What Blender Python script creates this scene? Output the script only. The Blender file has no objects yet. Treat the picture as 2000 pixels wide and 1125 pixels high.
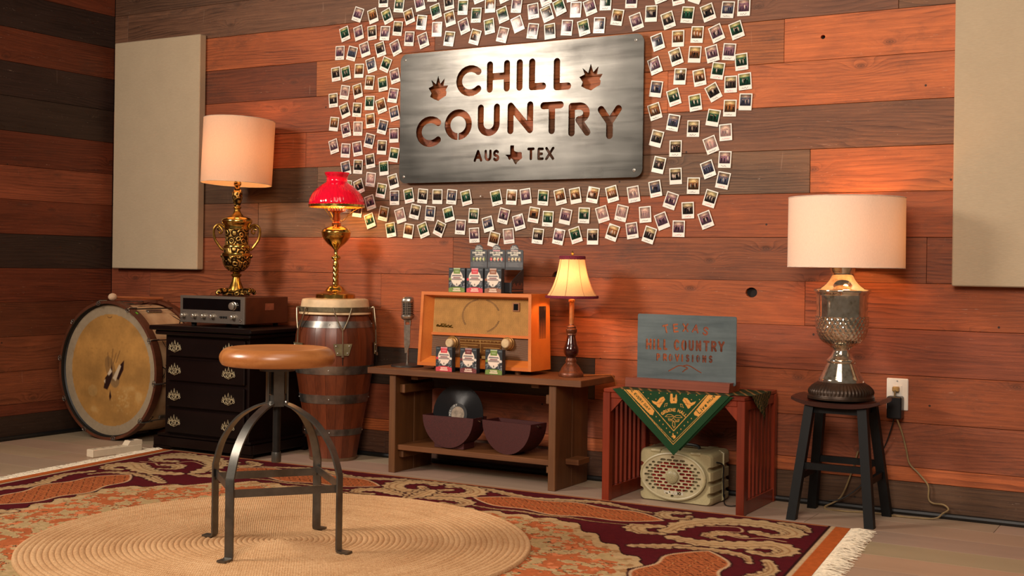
import bpy, bmesh, math, random
import numpy as np
from math import pi, sin, cos, radians, sqrt, atan2
from mathutils import Vector, Matrix
from mathutils.geometry import delaunay_2d_cdt

random.seed(7)
rng = np.random.default_rng(11)
SC = bpy.context.scene
COL = SC.collection

# ------------------------------------------------------------------ camera
FPX, PSI, ROLL, PY = 2404.0, 1.0466, 0.01386, 521.0
CAM = Vector((0.0, -4.66, 0.9))
_F = Vector((-cos(PSI), sin(PSI), 0)); _R = Vector((sin(PSI), cos(PSI), 0)); _U = Vector((0, 0, 1))
CR = _R * cos(ROLL) + _U * sin(ROLL)
CU = _R * -sin(ROLL) + _U * cos(ROLL)
cd = bpy.data.cameras.new('camera'); cam = bpy.data.objects.new('camera', cd); COL.objects.link(cam)
cam.matrix_world = Matrix(((CR.x, CU.x, -_F.x, CAM.x), (CR.y, CU.y, -_F.y, CAM.y), (CR.z, CU.z, -_F.z, CAM.z), (0, 0, 0, 1)))
cd.sensor_width = 36.0; cd.lens = FPX / 2000 * 36
cd.shift_y = -(562.5 - PY) / 2000
cd.clip_start = 0.05; cd.clip_end = 60
SC.camera = cam

# ------------------------------------------------------------------ world, lights, exposure
w = bpy.data.worlds.new('world'); SC.world = w; w.use_nodes = True
w.node_tree.nodes['Background'].inputs[0].default_value = (1.0, 0.80, 0.60, 1)
w.node_tree.nodes['Background'].inputs[1].default_value = 0.09

def area(name, loc, target, sx, sy, power, col, spread=180):
    l = bpy.data.lights.new(name, 'AREA'); l.shape = 'RECTANGLE'; l.size = sx; l.size_y = sy
    l.energy = power; l.color = col; l.spread = radians(spread)
    o = bpy.data.objects.new(name, l); COL.objects.link(o); o.location = loc
    o.rotation_euler = (Vector(target) - Vector(loc)).to_track_quat('-Z', 'Y').to_euler()
    return o
area('studio_softbox', (-4.75, -3.60, 2.38), (-1.6, 0.0, 1.05), 0.85, 0.85, 62, (1.0, 0.87, 0.74), 120)
area('front_fill', (-0.5, -5.3, 2.8), (-1.6, 0.0, 0.9), 1.6, 1.6, 92, (1.0, 0.85, 0.72), 140)  # added fill from the camera side, lifts the right half
area('overhead_fill', (-1.2, -2.6, 3.2), (-1.6, -1.2, 0.0), 1.6, 1.6, 30, (1.0, 0.84, 0.70), 180)  # unseen fill added overhead to brighten floor and rugs
SC.view_settings.view_transform = 'Standard'; SC.view_settings.look = 'None'
SC.view_settings.exposure = 0.0; SC.view_settings.gamma = 1.0; SC.view_settings.use_curve_mapping = False

# ------------------------------------------------------------------ helpers
WY = 0.05            # face of the back wall
XC = -5.24           # face of the left wall

def ray(px, py):
    return _F + CR * ((px - 1000) / FPX) - CU * ((py - PY) / FPX)
def atY(px, py, Y):
    d = ray(px, py); return CAM + d * ((Y - CAM.y) / d.y)
def atX(px, py, X):
    d = ray(px, py); return CAM + d * ((X - CAM.x) / d.x)
def atZ(px, py, Z):
    d = ray(px, py); return CAM + d * ((Z - CAM.z) / d.z)

def lin(c):
    r = []
    for v in c[:3]:
        v = v / 255.0
        r.append(v / 12.92 if v <= 0.04045 else ((v + 0.055) / 1.055) ** 2.4)
    return (*r, 1.0)
def lin_np(a):
    a = np.clip(a, 0, 255) / 255.0
    return np.where(a <= 0.04045, a / 12.92, ((a + 0.055) / 1.055) ** 2.4)

class NT:
    """small node-tree helper"""
    def __init__(s, name):
        s.m = bpy.data.materials.new(name); s.m.use_nodes = True
        s.t = s.m.node_tree; s.n = s.t.nodes; s.b = s.n['Principled BSDF']; s.out = s.n['Material Output']
    def new(s, k, **kw):
        n = s.n.new(k)
        for a, v in kw.items(): setattr(n, a, v)
        return n
    def link(s, a, b): s.t.links.new(a, b)
    def val(s, sock, v):
        if hasattr(v, 'is_output') or isinstance(v, bpy.types.NodeSocket): s.link(v, sock)
        else: sock.default_value = v
    def math(s, op, a, b=0.0, c=None):
        n = s.new('ShaderNodeMath', operation=op); s.val(n.inputs[0], a); s.val(n.inputs[1], b)
        if c is not None: s.val(n.inputs[2], c)
        return n.outputs[0]
    def mix(s, f, a, b, mode='MIX'):
        n = s.new('ShaderNodeMix', data_type='RGBA', blend_type=mode); s.val(n.inputs[0], f); s.val(n.inputs[6], a); s.val(n.inputs[7], b)
        return n.outputs[2]
    def obj(s, scale=(1, 1, 1), rnd=True):
        tc = s.new('ShaderNodeTexCoord'); v = tc.outputs['Object']
        if rnd:
            oi = s.new('ShaderNodeObjectInfo'); c = s.new('ShaderNodeCombineXYZ')
            a = s.math('MULTIPLY', oi.outputs['Random'], 37.0)
            for i in range(3): s.link(a, c.inputs[i])
            ad = s.new('ShaderNodeVectorMath', operation='ADD'); s.link(v, ad.inputs[0]); s.link(c.outputs[0], ad.inputs[1]); v = ad.outputs[0]
        mp = s.new('ShaderNodeMapping'); s.link(v, mp.inputs[0]); mp.inputs['Scale'].default_value = scale
        return mp.outputs[0]
    def noise(s, vec, scale=5, detail=4, rough=.55, dist=0):
        n = s.new('ShaderNodeTexNoise'); s.link(vec, n.inputs['Vector']); n.inputs['Scale'].default_value = scale
        n.inputs['Detail'].default_value = detail; n.inputs['Roughness'].default_value = rough; n.inputs['Distortion'].default_value = dist
        return n.outputs['Fac']
    def ramp(s, f, stops):
        n = s.new('ShaderNodeValToRGB'); s.link(f, n.inputs[0]); e = n.color_ramp.elements
        while len(e) < len(stops): e.new(.5)
        for x, (p, c) in zip(e, stops):
            x.position = p; x.color = c if len(c) == 4 else (*c, 1)
        return n.outputs[0]
    def bump(s, h, strength=.3, dist=.002):
        n = s.new('ShaderNodeBump'); s.link(h, n.inputs['Height']); n.inputs['Strength'].default_value = strength; n.inputs['Distance'].default_value = dist
        s.link(n.outputs[0], s.b.inputs['Normal'])
    def set(s, **kw):
        for k, v in kw.items(): s.val(s.b.inputs[k.replace('_', ' ')], v)

def plain(name, col, rough=.5, metal=0.0, var=.12, scale=30, bump=0.0, spec=.5, coat=0.0):
    """one colour with a little wear noise"""
    t = NT(name); c = lin(col); v = t.obj()
    n = t.noise(v, scale, 3)
    d = tuple(x * (1 - var * 2) for x in c[:3]) + (1,); l = tuple(min(1, x * (1 + var * 1.2)) for x in c[:3]) + (1,)
    t.set(Base_Color=t.ramp(n, [(.3, d), (.7, l)]), Roughness=rough, Metallic=metal)
    t.b.inputs['Specular IOR Level'].default_value = spec; t.b.inputs['Coat Weight'].default_value = coat
    if bump: t.bump(n, .4, bump)
    return t.m

def wood(name, dark, light, axis=0, ring=9, rough=.5, fine=1.0, objcol=False, bump=.0006, coat=0, knots=0.0, soft=False):
    """grain runs along the local axis"""
    t = NT(name)
    sc = [9.0, 9.0, 9.0]; sc[axis] = .9
    v = t.obj(tuple(sc))
    n1 = t.noise(v, .55, 2.5, .5, .4)
    rings = t.math('SINE', t.math('MULTIPLY', n1, ring * 6.28))
    rings = t.math('MULTIPLY_ADD', rings, .5, .5)
    sf = [190.0, 190.0, 190.0]; sf[axis] = 4.0
    n2 = t.noise(t.obj(tuple(sf)), 1.0, 3, .6)
    n3 = t.noise(t.obj((3, 3, 3)), 1.0, 5, .65, .5)
    f = t.math('ADD', t.math('MULTIPLY', rings, .26), t.math('MULTIPLY', n2, .75 * fine))
    f = t.math('ADD', f, t.math('MULTIPLY', n3, .50))
    f = t.math('SUBTRACT', f, .13 + .375 * fine - .13)
    if objcol:
        oi = t.new('ShaderNodeObjectInfo'); base = oi.outputs['Color']
        lo_, hi_ = ((.80, .78, .76, 1), (1.12, 1.12, 1.12, 1)) if soft else ((.30, .26, .24, 1), (1.42, 1.40, 1.36, 1))
        col = t.mix(f, t.mix(1.0, base, lo_, 'MULTIPLY'), t.mix(1.0, base, hi_, 'MULTIPLY'))
        sp = t.noise(t.obj((1.5, 1.5, 4)), 3.0, 6, .75)
        if not soft: col = t.mix(t.math('MULTIPLY', t.math('GREATER_THAN', sp, .70), .35), col, (.035, .02, .014, 1))
        sc2 = t.noise(t.obj((2, 2, 30)), 6.0, 2, .5, 1.5)
        if not soft: col = t.mix(t.math('MULTIPLY', t.math('GREATER_THAN', sc2, .765), .30), col, (.55, .40, .30, 1))
        if knots:
            vo = t.new('ShaderNodeTexVoronoi'); t.link(t.obj((1.0, 1.0, 2.1)), vo.inputs['Vector']); vo.inputs['Scale'].default_value = 2.6
            k = t.math('SUBTRACT', 1.0, t.math('MINIMUM', t.math('DIVIDE', vo.outputs['Distance'], knots), 1.0))
            kr = t.math('MULTIPLY_ADD', t.math('SINE', t.math('MULTIPLY', vo.outputs['Distance'], 210.0)), .25, .75)
            col = t.mix(t.math('MULTIPLY', t.math('POWER', k, .7), t.math('MULTIPLY', kr, .85)), col, (.030, .014, .008, 1))
    else:
        col = t.mix(f, lin(dark), lin(light))
    t.set(Base_Color=col, Roughness=t.math('MULTIPLY_ADD', n3, .2, rough - .1))
    t.b.inputs['Coat Weight'].default_value = coat; t.b.inputs['Coat Roughness'].default_value = .25
    if bump: t.bump(f, .5, bump)
    return t.m

def emit(name, col, strength):
    t = NT(name); t.set(Base_Color=(1, 1, 1, 1)); t.b.inputs['Emission Color'].default_value = (*col, 1); t.b.inputs['Emission Strength'].default_value = strength
    return t.m

def shade_mat(name, col, trans, weave=400, w=.5):
    """cloth that lets lamp light through"""
    t = NT(name); v = t.obj()
    n = t.noise(t.obj((weave, weave, weave * .25)), 1, 2); c = lin(col)
    base = t.ramp(n, [(.2, tuple(x * .86 for x in c[:3])), (.8, c)])
    t.set(Base_Color=base, Roughness=.9); t.b.inputs['Specular IOR Level'].default_value = .15
    tr = t.new('ShaderNodeBsdfTranslucent'); tr.inputs[0].default_value = lin(trans)
    mx = t.new('ShaderNodeMixShader'); mx.inputs[0].default_value = w
    t.link(t.b.outputs[0], mx.inputs[1]); t.link(tr.outputs[0], mx.inputs[2]); t.link(mx.outputs[0], t.out.inputs[0])
    return t.m

def paint_mat(name, rough=.6, spec=.4, bumpscale=0, coat=0.0):
    t = NT(name); a = t.new('ShaderNodeAttribute', attribute_name='Col')
    n = t.noise(t.obj(), bumpscale or 60, 3)
    t.set(Base_Color=t.mix(1.0, a.outputs['Color'], t.ramp(n, [(.2, (.86, .86, .86)), (.8, (1.06, 1.06, 1.06))]), 'MULTIPLY'), Roughness=rough)
    t.b.inputs['Specular IOR Level'].default_value = spec; t.b.inputs['Coat Weight'].default_value = coat
    if bumpscale: t.bump(n, .5, .003)
    return t.m

# ---- mesh building
class MB:
    def __init__(s): s.v = []; s.f = []
    def add(s, vs, fs):
        o = len(s.v); s.v += [tuple(p) for p in vs]; s.f += [tuple(i + o for i in f) for f in fs]; return s
    def box(s, a, b, bev=0.0):
        x0, y0, z0 = a; x1, y1, z1 = b
        if bev <= 0:
            return s.add([(x0, y0, z0), (x1, y0, z0), (x1, y1, z0), (x0, y1, z0), (x0, y0, z1), (x1, y0, z1), (x1, y1, z1), (x0, y1, z1)],
                         [(0, 3, 2, 1), (4, 5, 6, 7), (0, 1, 5, 4), (1, 2, 6, 5), (2, 3, 7, 6), (3, 0, 4, 7)])
        e = min(bev, .49 * min(x1 - x0, y1 - y0, z1 - z0)); vs = []
        P = {}
        for ix in (0, 1):
            for iy in (0, 1):
                for iz in (0, 1):
                    x = (x0, x1)[ix]; y = (y0, y1)[iy]; z = (z0, z1)[iz]
                    sx = (1, -1)[ix] * e; sy = (1, -1)[iy] * e; sz = (1, -1)[iz] * e
                    for k, p in enumerate(((x, y + sy, z + sz), (x + sx, y, z + sz), (x + sx, y + sy, z))):
                        P[ix, iy, iz, k] = len(vs); vs.append(p)
        fs = []
        for k in range(3):
            o = [i for i in range(3) if i != k]
            for e_ in (0, 1):
                q = []
                for a_, b_ in ((0, 0), (1, 0), (1, 1), (0, 1)):
                    i = [0, 0, 0]; i[k] = e_; i[o[0]] = a_; i[o[1]] = b_; q.append(P[(*i, k)])
                fs.append(q)
            for a_ in (0, 1):
                for b_ in (0, 1):
                    i = [0, 0, 0]; i[o[0]] = a_; i[o[1]] = b_; j = list(i); i[k] = 0; j[k] = 1
                    fs.append([P[(*i, o[0])], P[(*i, o[1])], P[(*j, o[1])], P[(*j, o[0])]])
        for ix in (0, 1):
            for iy in (0, 1):
                for iz in (0, 1): fs.append([P[ix, iy, iz, k] for k in range(3)])
        return s.add(vs, fs)
    def lathe(s, prof, n=32, c=(0, 0, 0), rf=None, a0=0.0, a1=2 * pi, cap=True, axis='z'):
        full = abs(a1 - a0 - 2 * pi) < 1e-6; m = n if full else n + 1; vs = []; fs = []
        for j, (r, z) in enumerate(prof):
            for i in range(m):
                a = a0 + (a1 - a0) * i / n; rr = r * (rf(a, z, r) if rf else 1.0)
                p = (rr * cos(a), rr * sin(a), z)
                if axis == 'y': p = (p[0], p[2], p[1])
                if axis == 'x': p = (p[2], p[0], p[1])
                vs.append((c[0] + p[0], c[1] + p[1], c[2] + p[2]))
        for j in range(len(prof) - 1):
            for i in range(n):
                k = (i + 1) % m
                fs.append((j * m + i, j * m + k, (j + 1) * m + k, (j + 1) * m + i))
        if cap and full:
            if prof[0][0] > 1e-5: fs.append(tuple(range(m))[::-1])
            if prof[-1][0] > 1e-5: fs.append(tuple((len(prof) - 1) * m + i for i in range(m)))
        return s.add(vs, fs)
    def tube(s, path, r, n=8, cap=True, flat=None, up=None):
        """r: radius or list; flat=(half width, half thickness) makes a rectangular bar"""
        P = [Vector(p) for p in path]; vs = []; fs = []; prev = None
        for i, p in enumerate(P):
            t = (P[min(i + 1, len(P) - 1)] - P[max(i - 1, 0)]).normalized()
            if up is not None: nrm = (Vector(up) - t * t.dot(Vector(up))).normalized()
            elif prev is None:
                a = Vector((0, 0, 1)) if abs(t.z) < .9 else Vector((1, 0, 0)); nrm = (a - t * a.dot(t)).normalized()
            else: nrm = (prev - t * prev.dot(t)).normalized()
            prev = nrm; b = t.cross(nrm)
            if flat:
                for u, q in ((1, 1), (-1, 1), (-1, -1), (1, -1)): vs.append(p + b * (u * flat[0]) + nrm * (q * flat[1]))
            else:
                rr = r[i] if isinstance(r, (list, tuple)) else r
                for k in range(n): vs.append(p + (nrm * cos(2 * pi * k / n) + b * sin(2 * pi * k / n)) * rr)
        m = 4 if flat else n
        for i in range(len(P) - 1):
            for k in range(m):
                l = (k + 1) % m; fs.append((i * m + k, i * m + l, (i + 1) * m + l, (i + 1) * m + k))
        if cap: fs.append(tuple(range(m))[::-1]); fs.append(tuple((len(P) - 1) * m + k for k in range(m)))
        return s.add(vs, fs)
    def prism(s, poly, a, b, plane='xz'):
        """polygon in a plane, extruded between a and b on the third axis (convex or simple)"""
        n = len(poly)
        def p(u, v, t): return {'xz': (u, t, v), 'xy': (u, v, t), 'yz': (t, u, v)}[plane]
        vs = [p(u, v, a) for u, v in poly] + [p(u, v, b) for u, v in poly]
        fs = [tuple(range(n)), tuple(range(2 * n - 1, n - 1, -1))] + [(i, i + n, (i + 1) % n + n, (i + 1) % n) for i in range(n)]
        return s.add(vs, fs)
    def ball(s, c, r, n=12, m=8, sq=(1, 1, 1)):
        prof = [(max(1e-6, sin(pi * j / m)), -cos(pi * j / m)) for j in range(m + 1)]
        k = MB().lathe(prof, n, cap=False)
        return s.add([(c[0] + x * r * sq[0], c[1] + y * r * sq[1], c[2] + z * r * sq[2]) for x, y, z in k.v], k.f)
    def xf(s, M):
        s.v = [tuple(M @ Vector(p)) for p in s.v]; return s
    def mesh(s, name, mats, smooth=False, ang=35):
        me = bpy.data.meshes.new(name); me.from_pydata(s.v, [], s.f); me.validate()
        bm = bmesh.new(); bm.from_mesh(me); bmesh.ops.recalc_face_normals(bm, faces=bm.faces)
        if smooth:
            for f in bm.faces: f.smooth = True
            for e in bm.edges:
                if len(e.link_faces) == 2 and e.calc_face_angle(0) > radians(ang): e.smooth = False
        bm.to_mesh(me); bm.free()
        for m in (mats if isinstance(mats, (list, tuple)) else [mats]): me.materials.append(m)
        return me
    def build(s, name, mat, parent=None, smooth=False, ang=35, loc=None):
        return link(name, s.mesh(name, mat, smooth, ang), parent, loc)

def link(name, data, parent=None, loc=None):
    o = bpy.data.objects.new(name, data); COL.objects.link(o)
    if parent is not None: o.parent = parent
    if loc is not None: o.location = loc
    return o
def tag(o, label, cat, group=None):
    o['label'] = label; o['category'] = cat
    if group: o['group'] = group
    return o
def thing(name, label, cat, loc=(0, 0, 0), rz=0, group=None):
    o = link(name, None, None, loc); o.rotation_euler = (0, 0, rz); o.empty_display_size = .05
    return tag(o, label, cat, group)
def struct(o): o['kind'] = 'structure'; return o
def spline(pts, k=6):
    """Catmull-Rom through the points"""
    P = [Vector(p) for p in pts]; out = []
    for i in range(len(P) - 1):
        a = P[max(i - 1, 0)]; b = P[i]; c = P[i + 1]; d = P[min(i + 2, len(P) - 1)]
        for j in range(k):
            t = j / k
            out.append(.5 * ((2 * b) + (c - a) * t + (2 * a - 5 * b + 4 * c - d) * t * t + (3 * b - a - 3 * c + d) * t ** 3))
    out.append(P[-1]); return out
def smooth_prof(pts, k=5):
    return [(max(p.x, 1e-5), p.y) for p in spline([(a, b, 0) for a, b in pts], k)]

# ---- stroke letters
def arc(cx, cy, rx, ry, a0, a1, n=16):
    return [(cx + rx * cos(radians(a0 + (a1 - a0) * i / n)), cy + ry * sin(radians(a0 + (a1 - a0) * i / n))) for i in range(n + 1)]
GL = {
 'A': (.8, [[(0, 0), (.4, 1), (.8, 0)], [(.3, .33), (.66, .33)]]), 'B': (.66, [[(0, 0), (0, 1), (.3, 1)] + arc(.3, .76, .28, .24, 90, -90) + [(.12, .52)], [(.3, .52)] + arc(.34, .26, .32, .26, 90, -90) + [(0, 0)]]),
 'C': (.74, [arc(.42, .5, .42, .5, 45, 315)]), 'D': (.72, [[(0, 0), (0, 1), (.28, 1)] + arc(.28, .5, .44, .5, 90, -90) + [(0, 0)]]),
 'E': (.58, [[(.58, 1), (0, 1), (0, 0), (.58, 0)], [(0, .5), (.46, .5)]]), 'G': (.78, [arc(.42, .5, .42, .5, 45, 330), [(.46, .45), (.8, .45), (.8, .2)]]),
 'H': (.7, [[(0, 0), (0, 1)], [(.7, 0), (.7, 1)], [(0, .5), (.7, .5)]]), 'I': (.0, [[(0, 0), (0, 1)]]), 'L': (.52, [[(0, 1), (0, 0), (.52, 0)]]),
 'M': (.9, [[(0, 0), (.05, 1), (.45, .3), (.85, 1), (.9, 0)]]), 'N': (.72, [[(0, 0), (0, 1), (.72, 0), (.72, 1)]]), 'O': (.84, [arc(.42, .5, .42, .5, 0, 360, 28)]),
 'P': (.6, [[(0, 0), (0, 1), (.3, 1)] + arc(.3, .73, .3, .27, 90, -90) + [(.2, .46)]]), 'R': (.66, [[(0, 0), (0, 1), (.32, 1)] + arc(.32, .74, .3, .26, 90, -90), [(.3, .48), (.66, 0)]]),
 'S': (.62, [arc(.31, .75, .29, .25, 30, 270, 12) + arc(.31, .25, .31, .25, 90, -150, 12)]), 'T': (.7, [[(0, 1), (.7, 1)], [(.35, 1), (.35, 0)]]),
 'U': (.7, [[(0, 1), (0, .35)] + arc(.35, .35, .35, .35, 180, 360) + [(.7, 1)]]), 'V': (.74, [[(0, 1), (.37, 0), (.74, 1)]]), 'X': (.7, [[(0, 0), (.7, 1)], [(0, 1), (.7, 0)]]),
 'Y': (.74, [[(0, 1), (.37, .5), (.74, 1)], [(.37, .5), (.37, 0)]]), '-': (.4, [[(0, .5), (.4, .5)]]), ' ': (.35, []),
 'i': (.1, [[(.05, 0), (.08, .5)], [(.09, .72), (.09, .73)]]), 'v': (.4, [[(0, .5), (.15, 0), (.4, .5)]]), 'e': (.42, [[(.02, .26), (.38, .3)] + arc(.2, .27, .19, .24, 10, 320)]),
}
def text_pl(s, h, gap=.28):
    x = 0; out = []
    for ch in s:
        wd, pl = GL[ch]
        out += [[((x + a) * h, b * h) for a, b in p] for p in pl]; x += wd + gap
    return out, (x - gap) * h
def box_pl(ch, x0, x1, y0, y1, hw):
    """a letter fitted into a box of outer size"""
    wd, pl = GL[ch]; wd = wd or 1.0
    return [[(x0 + hw + a / wd * (x1 - x0 - 2 * hw) if GL[ch][0] else (x0 + x1) / 2, y0 + hw + b * (y1 - y0 - 2 * hw)) for a, b in p] for p in pl]
def xf_pl(pl, ox, oy, rot=0.0, sx=1.0):
    c, s_ = cos(rot), sin(rot)
    return [[(ox + (a * sx) * c - b * s_, oy + (a * sx) * s_ + b * c) for a, b in p] for p in pl]
def arc_text(s, h, cx, cy, R, a_mid, gap=.28, flip=False):
    """letters along a circle, upright at the top"""
    _, W = text_pl(s, h, gap); out = []; x = -W / 2
    for ch in s:
        wd, pl = GL[ch]; mid = x + wd * h / 2; a = a_mid - mid / R
        q = [[((p[0] - wd / 2) * h, p[1] * h) for p in l] for l in pl]
        out += xf_pl(q, cx + R * cos(a), cy + R * sin(a), a - pi / 2); x += (wd + gap) * h
    return out
TEXAS = [(.30, 1.0), (.52, 1.0), (.52, .72), (.62, .66), (.75, .63), (.88, .64), (.97, .60), (.97, .42), (1.0, .33), (.93, .27), (.80, .18), (.70, .10), (.66, 0), (.58, .02), (.52, .14), (.44, .28), (.36, .33), (.30, .24), (.22, .27), (.16, .40), (0, .52), (.30, .52)]
LEAF = [(.51, 0), (.69, .10), (.89, .18), (.92, .33), (.87, .40), (1.0, .585), (.76, .585), (.82, .88), (.60, .67), (.49, 1.0), (.38, .66), (.13, .86), (.235, .61), (0, .53), (.155, .33), (.085, .18), (.3, .07)]

# ---- painting on a grid of vertices
class Paint:
    def __init__(s, x0, x1, y0, y1, step, bg):
        s.x0, s.y0 = x0, y0; s.nu = max(2, int(round((x1 - x0) / step))); s.nv = max(2, int(round((y1 - y0) / step)))
        s.st = (x1 - x0) / s.nu; s.sv = (y1 - y0) / s.nv
        s.X, s.Y = np.meshgrid(np.linspace(x0, x1, s.nu + 1), np.linspace(y0, y1, s.nv + 1))
        s.img = np.zeros((*s.X.shape, 3)); s.img[:] = bg; s.px = max(s.st, s.sv)
    def sl(s, bx, m):
        i0 = max(0, int((bx[0] - m - s.x0) / s.st)); i1 = min(s.nu + 1, int((bx[1] + m - s.x0) / s.st) + 2)
        j0 = max(0, int((bx[2] - m - s.y0) / s.sv)); j1 = min(s.nv + 1, int((bx[3] + m - s.y0) / s.sv) + 2)
        return (slice(j0, j1), slice(i0, i1)) if i1 > i0 and j1 > j0 else None
    def put(s, sl, d, col, a=1.0):
        c = np.clip(.5 - d / s.px, 0, 1)[..., None] * a
        s.img[sl] = s.img[sl] * (1 - c) + np.array(col, float) * c
    def stroke(s, pls, hw, col, a=1.0):
        for pl in pls:
            for (ax, ay), (bx, by) in zip(pl[:-1], pl[1:]):
                sl = s.sl((min(ax, bx), max(ax, bx), min(ay, by), max(ay, by)), hw + 2 * s.px)
                if sl is None: continue
                s.put(sl, segd(s.X[sl], s.Y[sl], ax, ay, bx, by) - hw, col, a)
    def poly(s, pts, col, a=1.0, grow=0.0):
        p = np.array(pts); sl = s.sl((p[:, 0].min(), p[:, 0].max(), p[:, 1].min(), p[:, 1].max()), grow + 2 * s.px)
        if sl is not None: s.put(sl, polyd(s.X[sl], s.Y[sl], p) - grow, col, a)
    def ell(s, cx, cy, rx, ry, col, a=1.0, rot=0.0):
        r = max(rx, ry); sl = s.sl((cx - r, cx + r, cy - r, cy + r), 2 * s.px)
        if sl is None: return
        dx = s.X[sl] - cx; dy = s.Y[sl] - cy; u = dx * cos(rot) + dy * sin(rot); v = -dx * sin(rot) + dy * cos(rot)
        s.put(sl, (np.sqrt((u / rx) ** 2 + (v / ry) ** 2) - 1) * min(rx, ry), col, a)
    def build(s, name, mat, parent, pos, loc=None):
        """pos(X,Y) -> three arrays"""
        P = np.stack(pos(s.X, s.Y), -1).reshape(-1, 3); n = s.nu + 1
        j, i = np.meshgrid(np.arange(s.nv), np.arange(s.nu), indexing='ij'); a = (j * n + i).ravel()
        me = grid_mesh(name, P, np.stack([a, a + 1, a + n + 1, a + n], 1), s.img.reshape(-1, 3)); me.materials.append(mat)
        return link(name, me, parent, loc)
def grid_mesh(name, P, Q, rgb=None, smooth=True):
    me = bpy.data.meshes.new(name); me.vertices.add(len(P)); me.vertices.foreach_set('co', P.astype(np.float32).ravel())
    me.loops.add(Q.size); me.loops.foreach_set('vertex_index', Q.astype(np.int32).ravel())
    me.polygons.add(len(Q)); me.polygons.foreach_set('loop_start', np.arange(0, Q.size, Q.shape[1], dtype=np.int32))
    me.polygons.foreach_set('use_smooth', np.full(len(Q), smooth)); me.update(calc_edges=True)
    if rgb is not None:
        c = np.ones((len(P), 4), np.float32); c[:, :3] = lin_np(rgb)
        at = me.color_attributes.new('Col', 'FLOAT_COLOR', 'POINT'); at.data.foreach_set('color', c.ravel())
    return me
def segd(X, Y, ax, ay, bx, by):
    dx, dy = bx - ax, by - ay; L = dx * dx + dy * dy
    t = np.clip(((X - ax) * dx + (Y - ay) * dy) / L, 0, 1) if L > 1e-14 else 0.0
    return np.hypot(X - ax - t * dx, Y - ay - t * dy)
def polyd(X, Y, p):
    d = np.full(X.shape, 1e9); ins = np.zeros(X.shape, bool); n = len(p)
    for i in range(n):
        ax, ay = p[i]; bx, by = p[(i + 1) % n]
        d = np.minimum(d, segd(X, Y, ax, ay, bx, by))
        if ay != by:
            c = ((ay > Y) != (by > Y)) & (X < (bx - ax) * (Y - ay) / (by - ay) + ax); ins ^= c
    return np.where(ins, -d, d)

# ---- plates with holes cut through them
class Sdf:
    """negative = hole"""
    def __init__(s, x0, x1, y0, y1, step):
        s.x0, s.y0, s.st = x0, y0, step; s.nu = int((x1 - x0) / step) + 1; s.nv = int((y1 - y0) / step) + 1
        s.X, s.Y = np.meshgrid(x0 + np.arange(s.nu) * step, y0 + np.arange(s.nv) * step); s.D = np.full(s.X.shape, 1.0)
    def sl(s, b, m):
        i0 = max(0, int((b[0] - m - s.x0) / s.st)); i1 = min(s.nu, int((b[1] + m - s.x0) / s.st) + 2)
        j0 = max(0, int((b[2] - m - s.y0) / s.st)); j1 = min(s.nv, int((b[3] + m - s.y0) / s.st) + 2)
        return slice(j0, j1), slice(i0, i1)
    def stroke(s, pls, hw):
        for pl in pls:
            for (ax, ay), (bx, by) in zip(pl[:-1], pl[1:]):
                sl = s.sl((min(ax, bx), max(ax, bx), min(ay, by), max(ay, by)), hw + 4 * s.st)
                s.D[sl] = np.minimum(s.D[sl], segd(s.X[sl], s.Y[sl], ax, ay, bx, by) - hw)
    def poly(s, pts):
        p = np.array(pts); sl = s.sl((p[:, 0].min(), p[:, 0].max(), p[:, 1].min(), p[:, 1].max()), 4 * s.st)
        s.D[sl] = np.minimum(s.D[sl], polyd(s.X[sl], s.Y[sl], p))
    def fill(s, x0, x1, y0, y1):
        sl = s.sl((x0, x1, y0, y1), 4 * s.st)
        d = np.maximum(np.maximum(x0 - s.X[sl], s.X[sl] - x1), np.maximum(y0 - s.Y[sl], s.Y[sl] - y1)); s.D[sl] = np.maximum(s.D[sl], -d)
    def loops(s, tol):
        D = s.D; neg = D < 0; cell = neg[:-1, :-1].astype(int) + 2 * neg[:-1, 1:] + 4 * neg[1:, 1:] + 8 * neg[1:, :-1]
        nxt = {}
        T = {1: [(3, 0)], 2: [(0, 1)], 3: [(3, 1)], 4: [(1, 2)], 5: [(3, 0), (1, 2)], 6: [(0, 2)], 7: [(3, 2)], 8: [(2, 3)], 9: [(2, 0)], 10: [(0, 1), (2, 3)], 11: [(2, 1)], 12: [(1, 3)], 13: [(1, 0)], 14: [(0, 3)]}
        for j, i in zip(*np.nonzero((cell > 0) & (cell < 15))):
            E = {0: ('h', j, i), 1: ('v', j, i + 1), 2: ('h', j + 1, i), 3: ('v', j, i)}
            for a, b in T[int(cell[j, i])]: nxt[E[a]] = E[b]
        def pt(e):
            k, j, i = e; j2, i2 = (j, i + 1) if k == 'h' else (j + 1, i); a, b = D[j, i], D[j2, i2]; t = a / (a - b)
            return (s.x0 + (i + t * (i2 - i)) * s.st, s.y0 + (j + t * (j2 - j)) * s.st)
        out = []; seen = set()
        for st in list(nxt):
            if st in seen: continue
            lp = []; e = st
            while e not in seen and e in nxt: seen.add(e); lp.append(pt(e)); e = nxt[e]
            if len(lp) > 5:
                lp = rdp(lp + [lp[0]], tol)[:-1]
                if len(lp) > 2: out.append(lp)
        return out
def rdp(p, tol):
    p = np.array(p); keep = np.zeros(len(p), bool); keep[0] = keep[-1] = True; h = len(p) // 2; keep[h] = True; st = [(0, h), (h, len(p) - 1)]
    while st:
        a, b = st.pop()
        if b - a < 2: continue
        d = segd(p[a + 1:b, 0], p[a + 1:b, 1], *p[a], *p[b]); k = int(d.argmax())
        if d[k] > tol: keep[a + 1 + k] = True; st += [(a, a + 1 + k), (a + 1 + k, b)]
    return [tuple(q) for q in p[keep]]
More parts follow.
